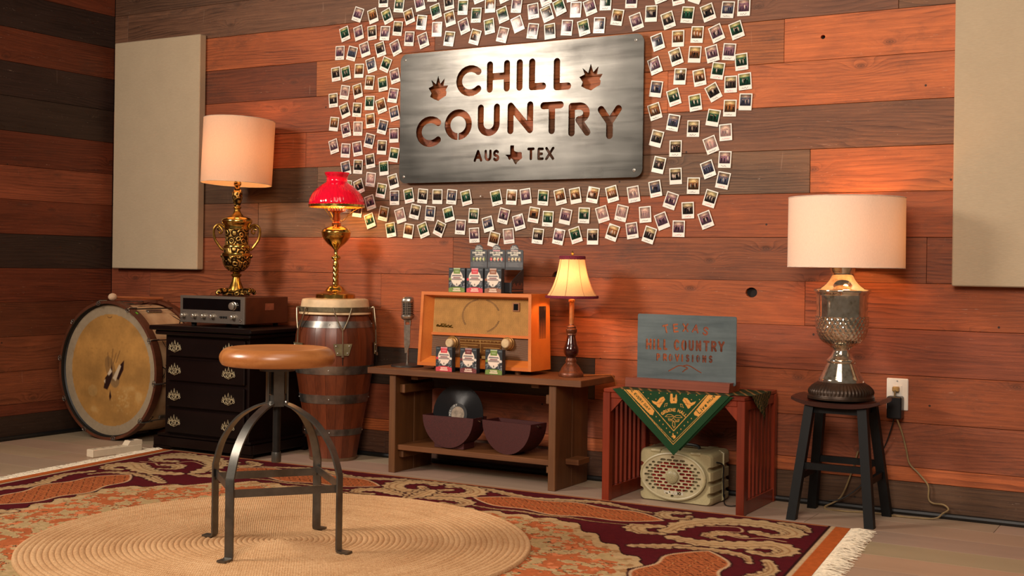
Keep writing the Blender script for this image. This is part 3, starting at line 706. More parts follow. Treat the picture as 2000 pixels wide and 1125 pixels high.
for s_ in (0, 1):
    fx = (lambda a: a) if s_ else (lambda a: RW - a)
    M = lambda pl: [(fx(a), b) for a, b in pl]
    # running leaf band over the top cartouches
    scroll(M([(1.66, .10), (1.80, .055), (1.92, .09), (2.05, .13), (2.20, .085), (2.32, .055), (2.42, .085), (2.55, .13), (2.66, .09)]), .020)
    scroll(M([(2.68, .06), (2.60, .10), (2.62, .17), (2.70, .17), (2.70, .11)]), .020)
    # centre motif
    scroll(M([(1.64, .05), (1.76, .07), (1.82, .15), (1.78, .24), (1.69, .26), (1.66, .20), (1.70, .15)]), .030)
    scroll(M([(1.64, .34), (1.72, .33), (1.80, .30), (1.88, .34), (1.86, .40), (1.79, .39)]), .024)
    scroll(M([(1.64, .20), (1.645, .30), (1.64, .38)]), .026)
    # corner motif
    scroll(M([(2.70, .40), (2.72, .26), (2.80, .15), (2.92, .10), (3.04, .12), (3.10, .20), (3.05, .27), (2.97, .24)]), .040)
    scroll(M([(2.74, .47), (2.86, .50), (2.98, .46), (3.07, .40), (3.13, .46), (3.10, .54), (3.03, .53)]), .036)
    scroll(M([(2.66, .33), (2.58, .38), (2.62, .45), (2.70, .44)]), .026)
    scroll(M([(2.96, .33), (2.88, .32), (2.84, .38), (2.90, .42)]), .020)
    R.stroke([[tuple(q)[:2] for q in spline([(fx(a), b, 0) for a, b in ((2.80, .24), (2.90, .20), (2.93, .27), (2.85, .30), (2.95, .36), (3.02, .32), (3.10, .33))], 8)]], .004, CRM)
    # side leaf band
    scroll(M([(3.10, .62), (3.14, .74), (3.10, .86), (3.07, .98), (3.12, 1.10), (3.14, 1.24), (3.09, 1.36), (3.10, 1.5), (3.14, 1.64)]), .022)
    scroll(M([(2.66, .66), (2.74, .62), (2.82, .58), (2.90, .60), (2.88, .66)]), .022)
    scroll(M([(2.74, 1.36), (2.84, 1.42), (2.96, 1.40), (3.02, 1.50), (2.92, 1.54)]), .028)
    scroll(M([(1.92, .37), (2.02, .385), (2.12, .372), (2.22, .385), (2.32, .372), (2.42, .385), (2.54, .37)]), .009)
    scroll(M([(3.02, .045), (3.10, .07), (3.14, .14)]), .018); scroll(M([(2.80, .60), (2.92, .575), (3.02, .60), (3.06, .68)]), .018); scroll(M([(1.70, .42), (1.80, .44), (1.90, .42)]), .014)
    cartouche(fx(2.245), .235, .385, .105); cartouche(fx(2.905), .96, .36, .115, True); cartouche(fx(2.905), 1.90, .34, .115, True)
R.img[R.Y < .016] = (176, 104, 66); R.img[(R.Y > .016) & (R.Y < .022)] = DRK
ue = np.minimum(R.X, RW - R.X)
R.img[ue < .075] = DRK; R.img[ue < .068] = (212, 180, 140); R.img[ue < .054] = DRK; R.img[ue < .050] = (198, 100, 46)
R.img *= (.86 + .11 * vnoise(R.X, R.Y, .012, 21))[..., None]
def rugpos(u, v): return -4.37 + u + .105 * v, -.402 + .036 * u / RW - v
M_RUG = paint_mat('wool_pile', .95, .08, 260)
rug = thing('persian_rug', 'large burgundy and orange Persian rug with cream scrolls spread over the floor', 'rug', (-2.74, -1.4, 0))
def rpos(X, Y):
    a, b = rugpos(X, Y); return a + 2.74, b + 1.4, RZ + .0012 * np.sin(X * 5.1) * np.sin(Y * 4.3) * 0
R.build('woven_pile', M_RUG, rug, rpos)
m = MB()
cr = [Vector((*rugpos(u, v), 0)) - Vector((-2.74, -1.4, 0)) for u, v in ((0, 0), (RW, 0), (RW, RV), (0, RV))]
m.add([(p.x, p.y, z) for z in (.0003, RZ - .0004) for p in cr], [(0, 1, 2, 3), (4, 5, 6, 7), (0, 1, 5, 4), (1, 2, 6, 5), (2, 3, 7, 6), (3, 0, 4, 7)])
m.build('rug_backing', plain('rug_backing', (120, 66, 44), .95), rug)
M_FRINGE = plain('fringe_cotton', (222, 206, 180), .9, 0, .15, 80)
for s_ in (0, 1):
    m = MB(); r2 = random.Random(5 + s_)
    v = 0.0
    while v < 2.0:
        for k in range(3):
            x, y = rugpos(RW if s_ else 0, v); sg_ = 1 if s_ else -1; L = r2.uniform(.055, .095); dr = r2.uniform(-.03, .03)
            p0 = Vector((x + 2.74 - sg_ * .004, y + 1.4, .005)); p1 = p0 + Vector((sg_ * L * .5, dr * .4, r2.uniform(.000, .006))); p2 = p0 + Vector((sg_ * L, dr, -.002 + r2.uniform(0, .002)))
            wv = Vector((0, r2.uniform(.0012, .0022), 0)); m.tube([p0, p1, p2], [.0022, .0018, .0008], 4, cap=False)
        v += .0055
    f = m.build('fringe', M_FRINGE, rug); f['kind'] = 'stuff'; f['label'] = 'cream cotton fringe'

# round braided jute rug
t = NT('braided_jute'); tc = t.new('ShaderNodeTexCoord'); sp = t.new('ShaderNodeSeparateXYZ'); t.link(tc.outputs['Object'], sp.inputs[0])
rad = t.math('SQRT', t.math('ADD', t.math('MULTIPLY', sp.outputs[0], sp.outputs[0]), t.math('MULTIPLY', sp.outputs[1], sp.outputs[1])))
ang = t.math('ARCTAN2', sp.outputs[1], sp.outputs[0])
oc = t.obj((1, 1, 1), False); ri = t.math('FLOOR', t.math('DIVIDE', rad, .80 / 46)); rv = t.new('ShaderNodeCombineXYZ'); t.link(t.math('MULTIPLY', ri, 1.37), rv.inputs[0])
br = t.noise(oc, 170, 3, .75); rowc = t.noise(rv.outputs[0], 1.0, 1); big = t.noise(oc, 5, 3)
chev = t.math('SINE', t.math('ADD', t.math('MULTIPLY', ang, t.math('ADD', t.math('FLOOR', t.math('MULTIPLY', ri, 14.0)), 8.0)), t.math('MULTIPLY', t.math('PINGPONG', t.math('DIVIDE', rad, .80 / 46), .5), 7.0)))
f = t.math('ADD', t.math('MULTIPLY', br, .8), t.math('MULTIPLY', chev, .07)); f = t.math('ADD', f, t.math('MULTIPLY', t.math('SUBTRACT', rowc, .5), .30)); f = t.math('ADD', f, t.math('MULTIPLY', t.math('SUBTRACT', big, .5), .35))
t.set(Base_Color=t.ramp(f, [(.05, lin((140, 94, 54))), (.36, lin((198, 154, 110))), (.72, lin((230, 192, 148)))]), Roughness=.95); t.b.inputs['Specular IOR Level'].default_value = .08
t.bump(t.math('ADD', br, t.math('MULTIPLY', chev, .25)), .6, .003)
prof = [(1e-5, .009)]; N = 46; JR = .80; pit = JR / N
for k in range(N):
    for q in (.12, .35, .65, .88): prof.append((k * pit + q * pit, .0062 + .0044 * sin(pi * q) ** .7))
    prof.append(((k + 1) * pit, .0066 if k < N - 1 else .0005))
jz = RZ + .0003
tag(MB().lathe(prof, 160, rf=lambda a, z, r: 1 + .004 * sin(3 * a + 1) + .003 * sin(7 * a) * r, cap=False).build('jute_rug', t.m, None, True, 80, (-2.604, -1.61, jz)), 'round braided natural jute rug under the foreground stool', 'rug')
JT = jz + .011

# ================================================================== foreground stool
M_SEAT = wood('seat_maple', (146, 84, 38), (200, 132, 72), axis=0, ring=9, rough=.34, fine=.6, coat=.25, bump=.0001)
M_GUN = plain('gunmetal', (106, 103, 97), .36, .85, .12, 25)
st = thing('industrial_stool', 'industrial stool with round wooden seat and gunmetal legs on the jute rug', 'stool', (-2.565, -1.684, JT), radians(50.8))
MB().lathe(smooth_prof([(.0001, .615), (.120, .616), (.150, .618), (.166, .612), (.176, .600), (.179, .586), (.174, .570), (.160, .562), (.100, .560), (.0001, .560)], 4), 56, cap=False).build('seat', M_SEAT, st, True, 60)
MB().lathe([(.055, .545), (.055, .5605)], 24).build('seat_flange', M_GUN, st, True)
hb = MB()
for s_ in (-1, 1): hb.box((-.016, s_ * .030 - .003, .435), (.016, s_ * .030 + .003, .548)); hb.box((s_ * .030 - .003, -.016, .435), (s_ * .030 + .003, .016, .548))
hb.build('hub_bracket', M_GUN, st)
MB().lathe([(.020, .438), (.030, .440), (.030, .470), (.020, .472)], 24).build('hub_collar', M_GUN, st, True)
pr = [(.013, .262), (.013, .266)]; z = .30
MB().lathe([(.0145, .258), (.0155, .262), (.0155, .285), (.0145, .29)], 16).build('screw_end', M_GUN, st, True)
pr = []
z = .285
while z < .545: pr += [(.0115, z), (.0130, z + .0025)]; z += .005
MB().lathe(pr, 14).build('screw_rod', M_DARKM, st, True, 80)
hw_ = .165
for k in range(4):
    a = radians(45 + 90 * k); d = Vector((cos(a), sin(a), 0)); e = Vector((-sin(a), cos(a), 0)); rr = hw_ * sqrt(2)
    path = [d * .031 + Vector((0, 0, .450))] + spline([d * .031 + Vector((0, 0, .444)), d * .085 + Vector((0, 0, .425)), d * .150 + Vector((0, 0, .385)), d * .205 + Vector((0, 0, .315)), d * rr + Vector((0, 0, .235))], 7) + [d * rr + Vector((0, 0, z)) for z in (.19, .12, .06, .012)] + [d * (rr + .002) + Vector((0, 0, .005)), d * (rr + .010) + Vector((0, 0, .003)), d * (rr + .040) + Vector((0, 0, .003))]
    # flat bar, wide face square to the radius
    m = MB(); P = [Vector(p) for p in path]; vs = []
    for i, p in enumerate(P):
        tt = (P[min(i + 1, len(P) - 1)] - P[max(i - 1, 0)]).normalized(); nn = e.cross(tt).normalized()
        for u, q in ((1, 1), (-1, 1), (-1, -1), (1, -1)): vs.append(p + e * (u * .0145) + nn * (q * .003))
    fs = [(i * 4 + j, i * 4 + (j + 1) % 4, i * 4 + 4 + (j + 1) % 4, i * 4 + 4 + j) for i in range(len(P) - 1) for j in range(4)] + [(3, 2, 1, 0), tuple(len(vs) - 4 + j for j in range(4))]
    lg = m.add(vs, fs).build('leg', M_GUN, st, True, 40)
    MB().lathe([(.0001, -.0035), (.0035, -.003), (.005, 0)], 8, axis='y').xf(Matrix.Translation(d * .0335 + Vector((0, 0, .448))) @ Matrix.Rotation(a + pi / 2, 4, 'Z')).build('bolt', M_SCREW, lg, True)
    b0 = Vector((cos(a), sin(a), 0)) * (rr - .004); a2 = a + pi / 2; b1 = Vector((cos(a2), sin(a2), 0)) * (rr - .004); zz = (.195, .205)[k % 2]
    b0.z = b1.z = zz; MB().tube([b0, b0.lerp(b1, .06), b0.lerp(b1, .94), b1], 0, flat=(.0022, .012), up=(0, 0, 1)).build('stretcher', M_GUN, st)

# ================================================================== bench and what stands on it
M_BENCH = wood('bench_wood', (78, 43, 20), (136, 84, 42), axis=0, ring=5, rough=.5)
M_BENCHV = wood('bench_wood_upright', (72, 41, 18), (126, 80, 40), axis=2, ring=5, rough=.5)
BX0, BX1, BZ = -3.243, -2.195, .452
be = thing('plank_bench', 'low brown plank bench with a shelf carrying the table radio', 'bench', (-2.72, -.15, 0))
o_ = Vector((-2.72, -.15, 0))
def B(x0, x1, y0, y1, z0, z1, name, mat, bev=.002, par=None): return MB().box(Vector((x0, y0, z0)) - o_, Vector((x1, y1, z1)) - o_, bev).build(name, mat, par or be)
B(BX0, BX1, -.305, .008, BZ - .027, BZ, 'bench_top', M_BENCH)
for x0, x1 in ((-3.133, -3.100), (-2.346, -2.313)):
    B(x0, x1, -.292, -.150, 0, BZ - .0275, 'upright_board', M_BENCHV); B(x0, x1, -.147, -.002, 0, BZ - .0275, 'upright_board', M_BENCHV)
B(-3.0995, -2.3465, -.275, -.02, .098, .121, 'shelf', M_BENCH)
B(-2.3125, -2.252, -.205, -.105, .098, .121, 'shelf_tenon', M_BENCH)
for x0, x1, z0, z1 in ((-3.0995, -3.072, .345, .382), (-2.375, -2.3465, .345, .382), (-3.0995, -3.076, .065, .0975), (-2.37, -2.3465, .065, .0975)): B(x0, x1, -.262, -.03, z0, z1, 'cleat', M_BENCHV)
for x in (-3.035, -2.44): B(x, x + .035, -.27, -.01, BZ - .045, BZ - .0275, 'batten', M_BENCHV)

# half-round record cases and a record on the shelf
M_CASE = plain('maroon_leatherette', (66, 20, 18), .55, 0, .18, 220, .0006)
M_CASEIN = plain('case_lining', (46, 22, 20), .8)
M_CHROME = plain('chrome', (200, 198, 192), .16, 1.0, .04)
def half_case(x, y, rz, label, foot):
    r_ = .128; D = .11; t = thing('record_case', label, 'record case', (x, y, .1215), rz, 'half-round record cases')
    h = .0 if not foot else .004
    prof = [(r_ * cos(a), r_ * 1.04 + r_ * 1.04 * sin(a) + h) for a in np.linspace(pi, 2 * pi, 29)]
    for yy_, nm in ((-D / 2, 'front_wall'), (D / 2 - .006, 'rear_wall')): MB().prism(prof, yy_, yy_ + .006).build(nm, M_CASE, t)
    m = MB()
    for (a, b), (c, d) in zip(prof[:-1], prof[1:]):
        k = .96; cz = r_ * 1.04 + h
        m.add([(a, -D / 2 + .005, b), (c, -D / 2 + .005, d), (c, D / 2 - .005, d), (a, D / 2 - .005, b), (a * k, -D / 2 + .005, cz + (b - cz) * k), (c * k, -D / 2 + .005, cz + (d - cz) * k), (c * k, D / 2 - .005, cz + (d - cz) * k), (a * k, D / 2 - .005, cz + (b - cz) * k)], [(0, 1, 2, 3), (4, 7, 6, 5), (0, 3, 7, 4), (1, 5, 6, 2)])
    m.build('curved_wall', M_CASE, t, True)
    if foot: MB().box((-.075, -D / 2 + .012, 0), (.075, D / 2 - .012, .028), .002).build('foot_block', M_CASE, t)
    else: MB().box((-.03, -D / 2 + .02, 0), (.03, D / 2 - .02, .006), .002).build('foot_block', M_CASE, t)
    MB().tube([(r_ * .97, -.012, r_ * 1.04 - .006), (r_ + .006, -.010, r_ * 1.04 - .012), (r_ + .006, .010, r_ * 1.04 - .012), (r_ * .97, .012, r_ * 1.04 - .006)], .002, 6).build('clasp', M_CHROME, t, True)
half_case(-2.850, -.205, 0, 'maroon half-round record case holding the black record', True)
half_case(-2.560, -.195, radians(-8), 'empty maroon half-round record case beside the one with the record', False)
rec = thing('vinyl_record', 'black vinyl record with grey label standing in a record case', 'record', (-2.846, -.185, .262))
rec.rotation_euler = (radians(-7), 0, 0)
t = NT('vinyl'); tc = t.new('ShaderNodeTexCoord'); sp = t.new('ShaderNodeSeparateXYZ'); t.link(tc.outputs['Object'], sp.inputs[0])
rad = t.math('SQRT', t.math('ADD', t.math('POWER', sp.outputs[0], 2.0), t.math('POWER', sp.outputs[2], 2.0)))
gv = t.math('SINE', t.math('MULTIPLY', rad, 2600.0)); t.set(Base_Color=(.010, .010, .011, 1), Roughness=.22); t.b.inputs['Specular IOR Level'].default_value = .25; t.bump(gv, .35, .0004)
MB().lathe([(.0001, -.0012), (.118, -.0012), (.127, -.0008), (.127, .0008), (.118, .0012), (.0001, .0012)], 64, axis='y').build('disc', t.m, rec, True, 30)
lb = MB().lathe([(.0001, -.0016), (.047, -.0016), (.047, -.0011)], 40, axis='y').build('label', plain('record_label', (24, 22, 22), .5), rec)
MB().lathe([(.0001, -.0019), (.033, -.0019), (.033, -.0015)], 40, axis='y').build('label_centre', plain('record_label_grey', (150, 132, 112), .6, 0, .2, 60), lb)
M_WHITE = plain('print_white', (226, 220, 208), .6)
def ribbon(pls, hw, y, name, mat, par):
    m = MB()
    for pl in pls:
        for a, b in zip(pl[:-1], pl[1:]):
            a, b = Vector((a[0], y, a[1])), Vector((b[0], y, b[1])); d = (b - a)
            if d.length < 1e-7: d = Vector((1, 0, 0))
            d = d.normalized() * hw; n_ = Vector((-d.z, 0, d.x)); m.add([a - d * .6 - n_, b + d * .6 - n_, b + d * .6 + n_, a - d * .6 + n_], [(0, 1, 2, 3)])
    return m.build(name, mat, par)
ribbon(arc_text('MERCURY', .0085, 0, 0, .0355, radians(146), .30), .0007, -.0021, 'label_lettering', M_WHITE, lb)

# table radio
M_RADIO = wood('radio_veneer', (186, 90, 28), (226, 134, 56), axis=0, ring=3, rough=.38, fine=.6, coat=.2, bump=.0001)
M_GRILLC = plain('grille_cloth', (184, 134, 70), .8, 0, .08)
rd = thing('table_radio', 'vintage table radio with orange veneer cabinet and woven grille on the bench', 'radio', (-2.735, -.155, BZ))
hwT, hwB, z0, z1, zf = .272, .282, .018, .336, .018
def rf(x, z):      # front face leans back a little
    t_ = (z - z0) / (z1 - z0); return (x * (hwB + (hwT - hwB) * t_) / hwB, -.095 + .012 * t_, z)
cab = MB(); th = .014
def slab(x0, x1, za, zb, d0=0.0, d1=.185, par=None):
    vs = []
    for d in (d0, d1):
        for x, z in ((x0, za), (x1, za), (x1, zb), (x0, zb)):
            p = rf(x, z); vs.append((p[0], (p[1] + d) if d < .1 else .075 + (d - .185), p[2]))
    return vs, [(0, 1, 2, 3), (7, 6, 5, 4), (0, 4, 5, 1), (1, 5, 6, 2), (2, 6, 7, 3), (3, 7, 4, 0)]
for nm, a in (('cabinet_side', (-hwB, -hwB + th, z0, z1)), ('cabinet_side', (hwB - th, hwB, z0, z1)), ('cabinet_top', (-hwB + th, hwB - th, z1 - th, z1)), ('cabinet_bottom', (-hwB + th, hwB - th, z0, z0 + th)), ('cabinet_back', (-hwB + th, hwB - th, z0 + th, z1 - th, .16, .185))):
    m = MB().add(*slab(*a)); m.build(nm, M_RADIO, rd)
M_SLOT = plain('slot_dark', (40, 18, 8), .8)
for k in range(7):
    y = -.020 + k * .0085; MB().box((hwB - .0075, y, .150), (hwB - .0035, y + .0022, .285)).build('side_slot', M_SLOT, rd)
# bevelled inner frame
fr = MB()
i0, i1, ia, ib = -hwB + th, hwB - th, z0 + th, z1 - th
j0, j1, ja, jb = -.236, .256, .058, .312
def qq(a, b, c, d, y0, y1):
    pa = rf(*a); pb = rf(*b); pc = rf(*c); pd = rf(*d)
    fr.add([(pa[0], pa[1] + y0, pa[2]), (pb[0], pb[1] + y0, pb[2]), (pc[0], pc[1] + y1, pc[2]), (pd[0], pd[1] + y1, pd[2])], [(0, 1, 2, 3)])
qq((i0, ia), (i1, ia), (j1, ja), (j0, ja), .004, .040); qq((i1, ia), (i1, ib), (j1, jb), (j1, ja), .004, .040); qq((i1, ib), (i0, ib), (j0, jb), (j1, jb), .004, .040); qq((i0, ib), (i0, ia), (j0, ja), (j0, jb), .004, .040)
fr.build('front_frame', M_RADIO, rd)
zd = .150
def fbox(x0, x1, za, zb, y0, y1, nm, mat, par=rd, bev=0): 
    m = MB(); vs = []
    for y in (y0, y1):
        for x, z in ((x0, za), (x1, za), (x1, zb), (x0, zb)): p = rf(x, z); vs.append((p[0], p[1] + y, p[2]))
    return m.add(vs, [(0, 1, 2, 3), (7, 6, 5, 4), (0, 4, 5, 1), (1, 5, 6, 2), (2, 6, 7, 3), (3, 7, 4, 0)]).build(nm, mat, par)
fbox(j0, j1, zd, zd + .011, .028, .046, 'divider_bar', M_RADIO)
gb = fbox(j0, j1, zd + .011, jb, .041, .046, 'grille_board', plain('grille_dark', (66, 38, 18), .9))
# woven lattice
m = MB(); pit = .0105; W_, H_ = j1 - j0, jb - zd - .011
for s_ in (1, -1):
    k = -int(H_ / pit * 1.9) - 2
    while k < W_ / pit + int(H_ / pit * 1.9) + 2:
        # line from (x, 0) to (x + s*H*1.7, H)
        xa = k * pit; xb = xa + s_ * H_ * 1.75; ta, tb = 0.0, 1.0
        for lo, hi in ((0, W_),):
            d = xb - xa
            t1, t2 = (lo - xa) / d, (hi - xa) / d
            if t1 > t2: t1, t2 = t2, t1
            ta, tb = max(ta, t1), min(tb, t2)
        if tb > ta + .01:
            pa = rf(j0 + xa + (xb - xa) * ta, zd + .011 + H_ * ta); pb = rf(j0 + xa + (xb - xa) * tb, zd + .011 + H_ * tb)
            a = Vector(pa) + Vector((0, .0395 - (.0008 if s_ > 0 else 0), 0)); b = Vector(pb) + Vector((0, .0395 - (.0008 if s_ > 0 else 0), 0)); dd = (b - a).normalized(); n_ = Vector((-dd.z, 0, dd.x)) * .0017
            m.add([a - n_, b - n_, b + n_, a + n_], [(0, 1, 2, 3)])
        k += 1
gm = m.build('woven_grille', M_GRILLC, gb); gm['kind'] = 'stuff'
# shadow ring of the loudspeaker, painted as dark arcs over the cloth
cx_, cz_ = .010, .238
ringm = MB()
for a0_, a1_ in ((100, 215), (290, 345), (20, 75)):
    pa = arc(cx_, cz_, .098, .074, a0_, a1_, 14); pb = arc(cx_, cz_, .090, .066, a0_, a1_, 14)
    for k in range(14):
        ringm.add([(*rf(*q)[:1], rf(*q)[1] + .0385, rf(*q)[2]) for q in (pa[k], pa[k + 1], pb[k + 1], pb[k])], [(0, 1, 2, 3)])
ringm.build('loudspeaker_shadow', plain('speaker_shadow', (134, 96, 54), .9), gb)
eye = fbox(.170, .204, .262, .298, .034, .0405, 'tuning_eye_bezel', plain('bezel_brown', (140, 84, 38), .4), gb)
fbox(.176, .198, .267, .293, .033, .036, 'tuning_eye', plain('eye_black', (14, 10, 10), .15), eye)
M_BRASS = plain('aged_brass', (150, 112, 48), .30, .95, .25, 40)
ribbon([[(-.212 + .006 * k, .190 + .0035 * sin(k * 2.1)), (-.206 + .006 * k, .190 + .0035 * sin((k + 1) * 2.1))] for k in range(13)] + [[(-.214, .1875), (-.130, .184)], [(-.19, .197), (-.165, .1965)]], .0022, rf(0, .19)[1] + .0375, 'script_badge', M_BRASS, gb)
t = NT('ribbed_dial'); sp = t.new('ShaderNodeSeparateXYZ'); tc = t.new('ShaderNodeTexCoord'); t.link(tc.outputs['Object'], sp.inputs[0])
rb = t.math('SINE', t.math('MULTIPLY', sp.outputs[2], 1500.0)); t.set(Base_Color=t.mix(t.math('MULTIPLY_ADD', rb, .5, .5), lin((70, 42, 22)), lin((122, 80, 44))), Roughness=.5); t.bump(rb, .5, .001)
dp = fbox(j0, j1, ja, zd, .038, .044, 'dial_panel', t.m)
dg = fbox(-.092, .118, .062, zd - .010, .0355, .0382, 'dial_glass', plain('dial_glass', (104, 64, 30), .14, 0, .15, 30))
M_GOLD = plain('gold_print', (196, 146, 78), .45, .3)
ribbon([[(-.088, zd - .016), (.114, zd - .016)], [(-.088, zd - .028), (.114, zd - .028)], [(.014, zd - .014), (.014, .075)]] + [[(-.062 + .018 * k, zd - .022), (-.062 + .018 * k, zd - .015)] for k in range(10)] + [[(-.085, .082 + .010 * k), (-.05 + .05 * ((k * 3) % 2), .082 + .010 * k)] for k in range(4)] + [[(.03, .080 + .012 * k), (.108, .080 + .012 * k)] for k in range(3)], .0009, rf(0, .11)[1] + .0345, 'dial_markings', M_GOLD, dg)
for k in range(4): fbox(.030 + .020 * k, .048 + .020 * k, .058, .070, .022, .036, 'key', plain('ivory_key', (206, 160, 96), .4), dp)
M_KNOB = plain('ivory_knob', (214, 182, 138), .35)
for x, z in ((-.128, .118), (.152, .128)):
    p = rf(x, z); kb = MB().lathe([(.030, .010), (.030, .004), (.0265, .001), (.026, -.006), (.022, -.009), (.0001, -.009)], 28, axis='y').build('knob', plain('knob_brass', (172, 128, 72), .35, .5), dp, True, loc=(p[0], p[1] + .028, p[2]))
    MB().lathe([(.019, -.008), (.019, -.020), (.016, -.023), (.0001, -.0235)], 24, axis='y').build('knob_cap', M_KNOB, kb, True)
for x in (-.2, .2):
    for y in (-.06, .045): MB().lathe([(.012, 0), (.015, .018)], 12).build('foot', M_BENCH, rd, True, loc=(x, y, 0))

# vintage microphone
M_MIC = plain('mic_nickel', (182, 172, 160), .28, .9, .15, 60)
mc = thing('vintage_microphone', 'vintage ribbed chrome microphone on a black desk stand beside the radio', 'microphone', (-3.128, -.165, BZ), radians(22))
MB().lathe(smooth_prof([(.0001, .016), (.025, .015), (.055, .010), (.072, .005), (.073, .0)], 3), 36).build('stand_base', plain('cast_base', (30, 29, 29), .42), mc, True, 60)
MB().lathe([(.0055, .012), (.0055, .115)], 12).build('stand_stem', M_MIC, mc, True)
MB().add([(-.013, -.012, .100), (.013, -.012, .100), (.011, .006, .100), (-.011, .006, .100), (-.014, -.014, .185), (.014, -.014, .185), (.012, .006, .185), (-.012, .006, .185), (-.010, -.010, .060), (.0, -.010, .060), (.0, -.004, .060), (-.010, -.004, .060)], [(0, 1, 5, 4), (1, 2, 6, 5), (2, 3, 7, 6), (3, 0, 4, 7), (4, 5, 6, 7), (0, 3, 2, 1), (8, 9, 1, 0), (8, 0, 3, 11), (11, 10, 9, 8), (9, 10, 2, 1), (10, 11, 3, 2)]).build('handle', M_MIC, mc)
for s_ in (-1, 1): MB().box((s_ * .012 - .003, -.008, .180), (s_ * .012 + .003, .008, .212), .001).build('swivel_fork', M_MIC, mc)
MB().lathe([(.006, -.017), (.008, -.015), (.008, .015), (.006, .017)], 14, axis='x', c=(0, 0, .203)).build('swivel_bolt', M_MIC, mc, True)
def capsule(a0, r_): return lambda a, z, r: 1.0 / max(abs(cos(a)), abs(sin(a)) * .92) ** .55
hd = Matrix.Translation((0, 0, .207)) @ Matrix.Rotation(radians(4), 4, 'X')
MB().lathe(smooth_prof([(.0001, 0), (.018, 0.001), (.027, .008), (.029, .020), (.027, .022)], 3), 28, rf=capsule(0, 1), cap=False).xf(hd).build('head_lower_shell', M_MIC, mc, True, 60)
MB().lathe(smooth_prof([(.0255, .078), (.027, .079), (.0262, .090), (.020, .100), (.0001, .103)], 3), 28, rf=capsule(0, 1), cap=False).xf(hd).build('head_cap', M_MIC, mc, True, 60)
MB().lathe([(.0215, .018), (.0215, .082)], 24, rf=capsule(0, 1)).xf(hd).build('head_mesh', plain('mic_foam', (24, 22, 22), .9), mc, True)
for k in range(7): MB().lathe([(.0225, .0245 + k * .0078), (.0275, .0245 + k * .0078), (.0275, .0275 + k * .0078), (.0225, .0275 + k * .0078)], 28, rf=capsule(0, 1), cap=False).xf(hd).build('rib', M_MIC, mc)
for s_ in (-1, 1): MB().box((s_ * .004 - .0015, -.031, .018), (s_ * .004 + .0015, -.026, .083)).xf(hd).build('vertical_bar', M_MIC, mc)

# ---- small printed packs
M_PACK = plain('pack_card', (44, 48, 52), .5); M_PRINT = paint_mat('pack_print', .45, .4)
PKC = {'green': (112, 134, 58), 'red': (208, 62, 70), 'brown': (112, 46, 44), 'tan': (146, 92, 66)}
KW, KH, KD = .082, .104, .026
def pack_art(col, seed):
    c = PKC[col]; P = Paint(-KW / 2, KW / 2, 0, KH, .0015, (46, 51, 55)); r2 = random.Random(seed)
    P.ell(0, .062, .030, .033, (238, 216, 196)); P.poly([(-.028, .052), (.028, .052), (.024, .060), (-.024, .060)], (150, 134, 126)); P.poly([(-.024, .0595), (.024, .0595), (.024, .0655), (-.024, .0655)], (240, 226, 212)); P.poly([(-.018, .0605), (.018, .0605), (.018, .0645), (-.018, .0645)], (120, 60, 66))
    P.poly([(-.026, .068), (.026, .068), (.022, .0735), (-.022, .0735)], (110, 106, 108))
    P.poly([(-.0165, .079), (.0165, .079), (.0165, .104), (-.0165, .104)], c); P.poly([(-.0165, .0985), (.0165, .0985), (.0165, .104), (-.0165, .104)], tuple(min(255, v * .5 + 120) for v in c)); P.poly([(-.010, .085), (.010, .085), (.010, .093), (-.010, .093)], tuple(min(255, v * .7 + 70) for v in c))
    for s_ in (-1, 1):
        P.stroke([[(s_ * .024, .097), (s_ * .036, .097)]], .0018, (104, 112, 116)); P.ell(s_ * .034, .056, .006, .006, c if s_ < 0 else (224, 212, 200))
        for q in range(9): P.ell(s_ * r2.uniform(.016, .038), r2.uniform(.020, .044), .0028, .0034, r2.choice([(120, 128, 130), (150, 140, 140), (92, 98, 102)]))
    P.stroke([arc(0, .036, .011, .008, 190, 350, 10)], .0022, (216, 206, 192)); P.ell(0, .034, .003, .004, (110, 100, 90))
    P.poly([(-KW / 2, 0)] + [(x, .017 + .006 * (1 - (x / (KW / 2)) ** 2)) for x in np.linspace(-KW / 2, KW / 2, 13)] + [(KW / 2, 0)], c)
    pl, w_ = text_pl('GUMMIES', .0050, .3); P.stroke(xf_pl(pl, -w_ / 2, .0125), .0007, (236, 214, 190))
    P.poly([(-.020, .0045), (.020, .0045), (.020, .0095), (-.020, .0095)], (238, 206, 184))
    for s_ in (-1, 1): P.ell(s_ * .032, .009, .0065, .0065, tuple(min(255, v * .8 + 40) for v in c)); P.ell(s_ * .032, .009, .004, .004, c)
    return P
def pack(loc, rz, col, label, tilt=0.0):
    t = thing('gummies_pack', label, 'pack', loc, rz, 'small printed candy packs'); t.rotation_euler = (tilt, 0, rz)
    MB().box((-KW / 2, -KD / 2, 0), (KW / 2, KD / 2, KH), .0008).build('carton', M_PACK, t)
    pack_art(col, hash(col) % 7 if False else len(col)).build('front_print', M_PRINT, t, lambda X, Y: (X * .995, np.full(X.shape, -KD / 2 - .0003), Y * .995 + .0003))
for px, py, col, lab in ((870, 726, 'red', 'small pack with red band standing leftmost in front of the radio'), (917.5, 730, 'brown', 'small pack with maroon band standing between red and green packs before the radio'), (967, 733, 'green', 'small pack with green band standing rightmost in front of the radio')):
    p = atY(px, py, -.272); pack((p.x, -.272, BZ), 0, col, lab)
RT = BZ + .336
for px, col, lab in ((895, 'green', 'small pack with green band on top of the radio, left of the display box'), (930, 'red', 'small pack with red band on top of the radio, middle of three'), (965.5, 'tan', 'small pack with tan band on top of the radio, beside the display box side')):
    p = atY(px, 570, -.222); pack((p.x, -.222, RT), 0, col, lab, 0)
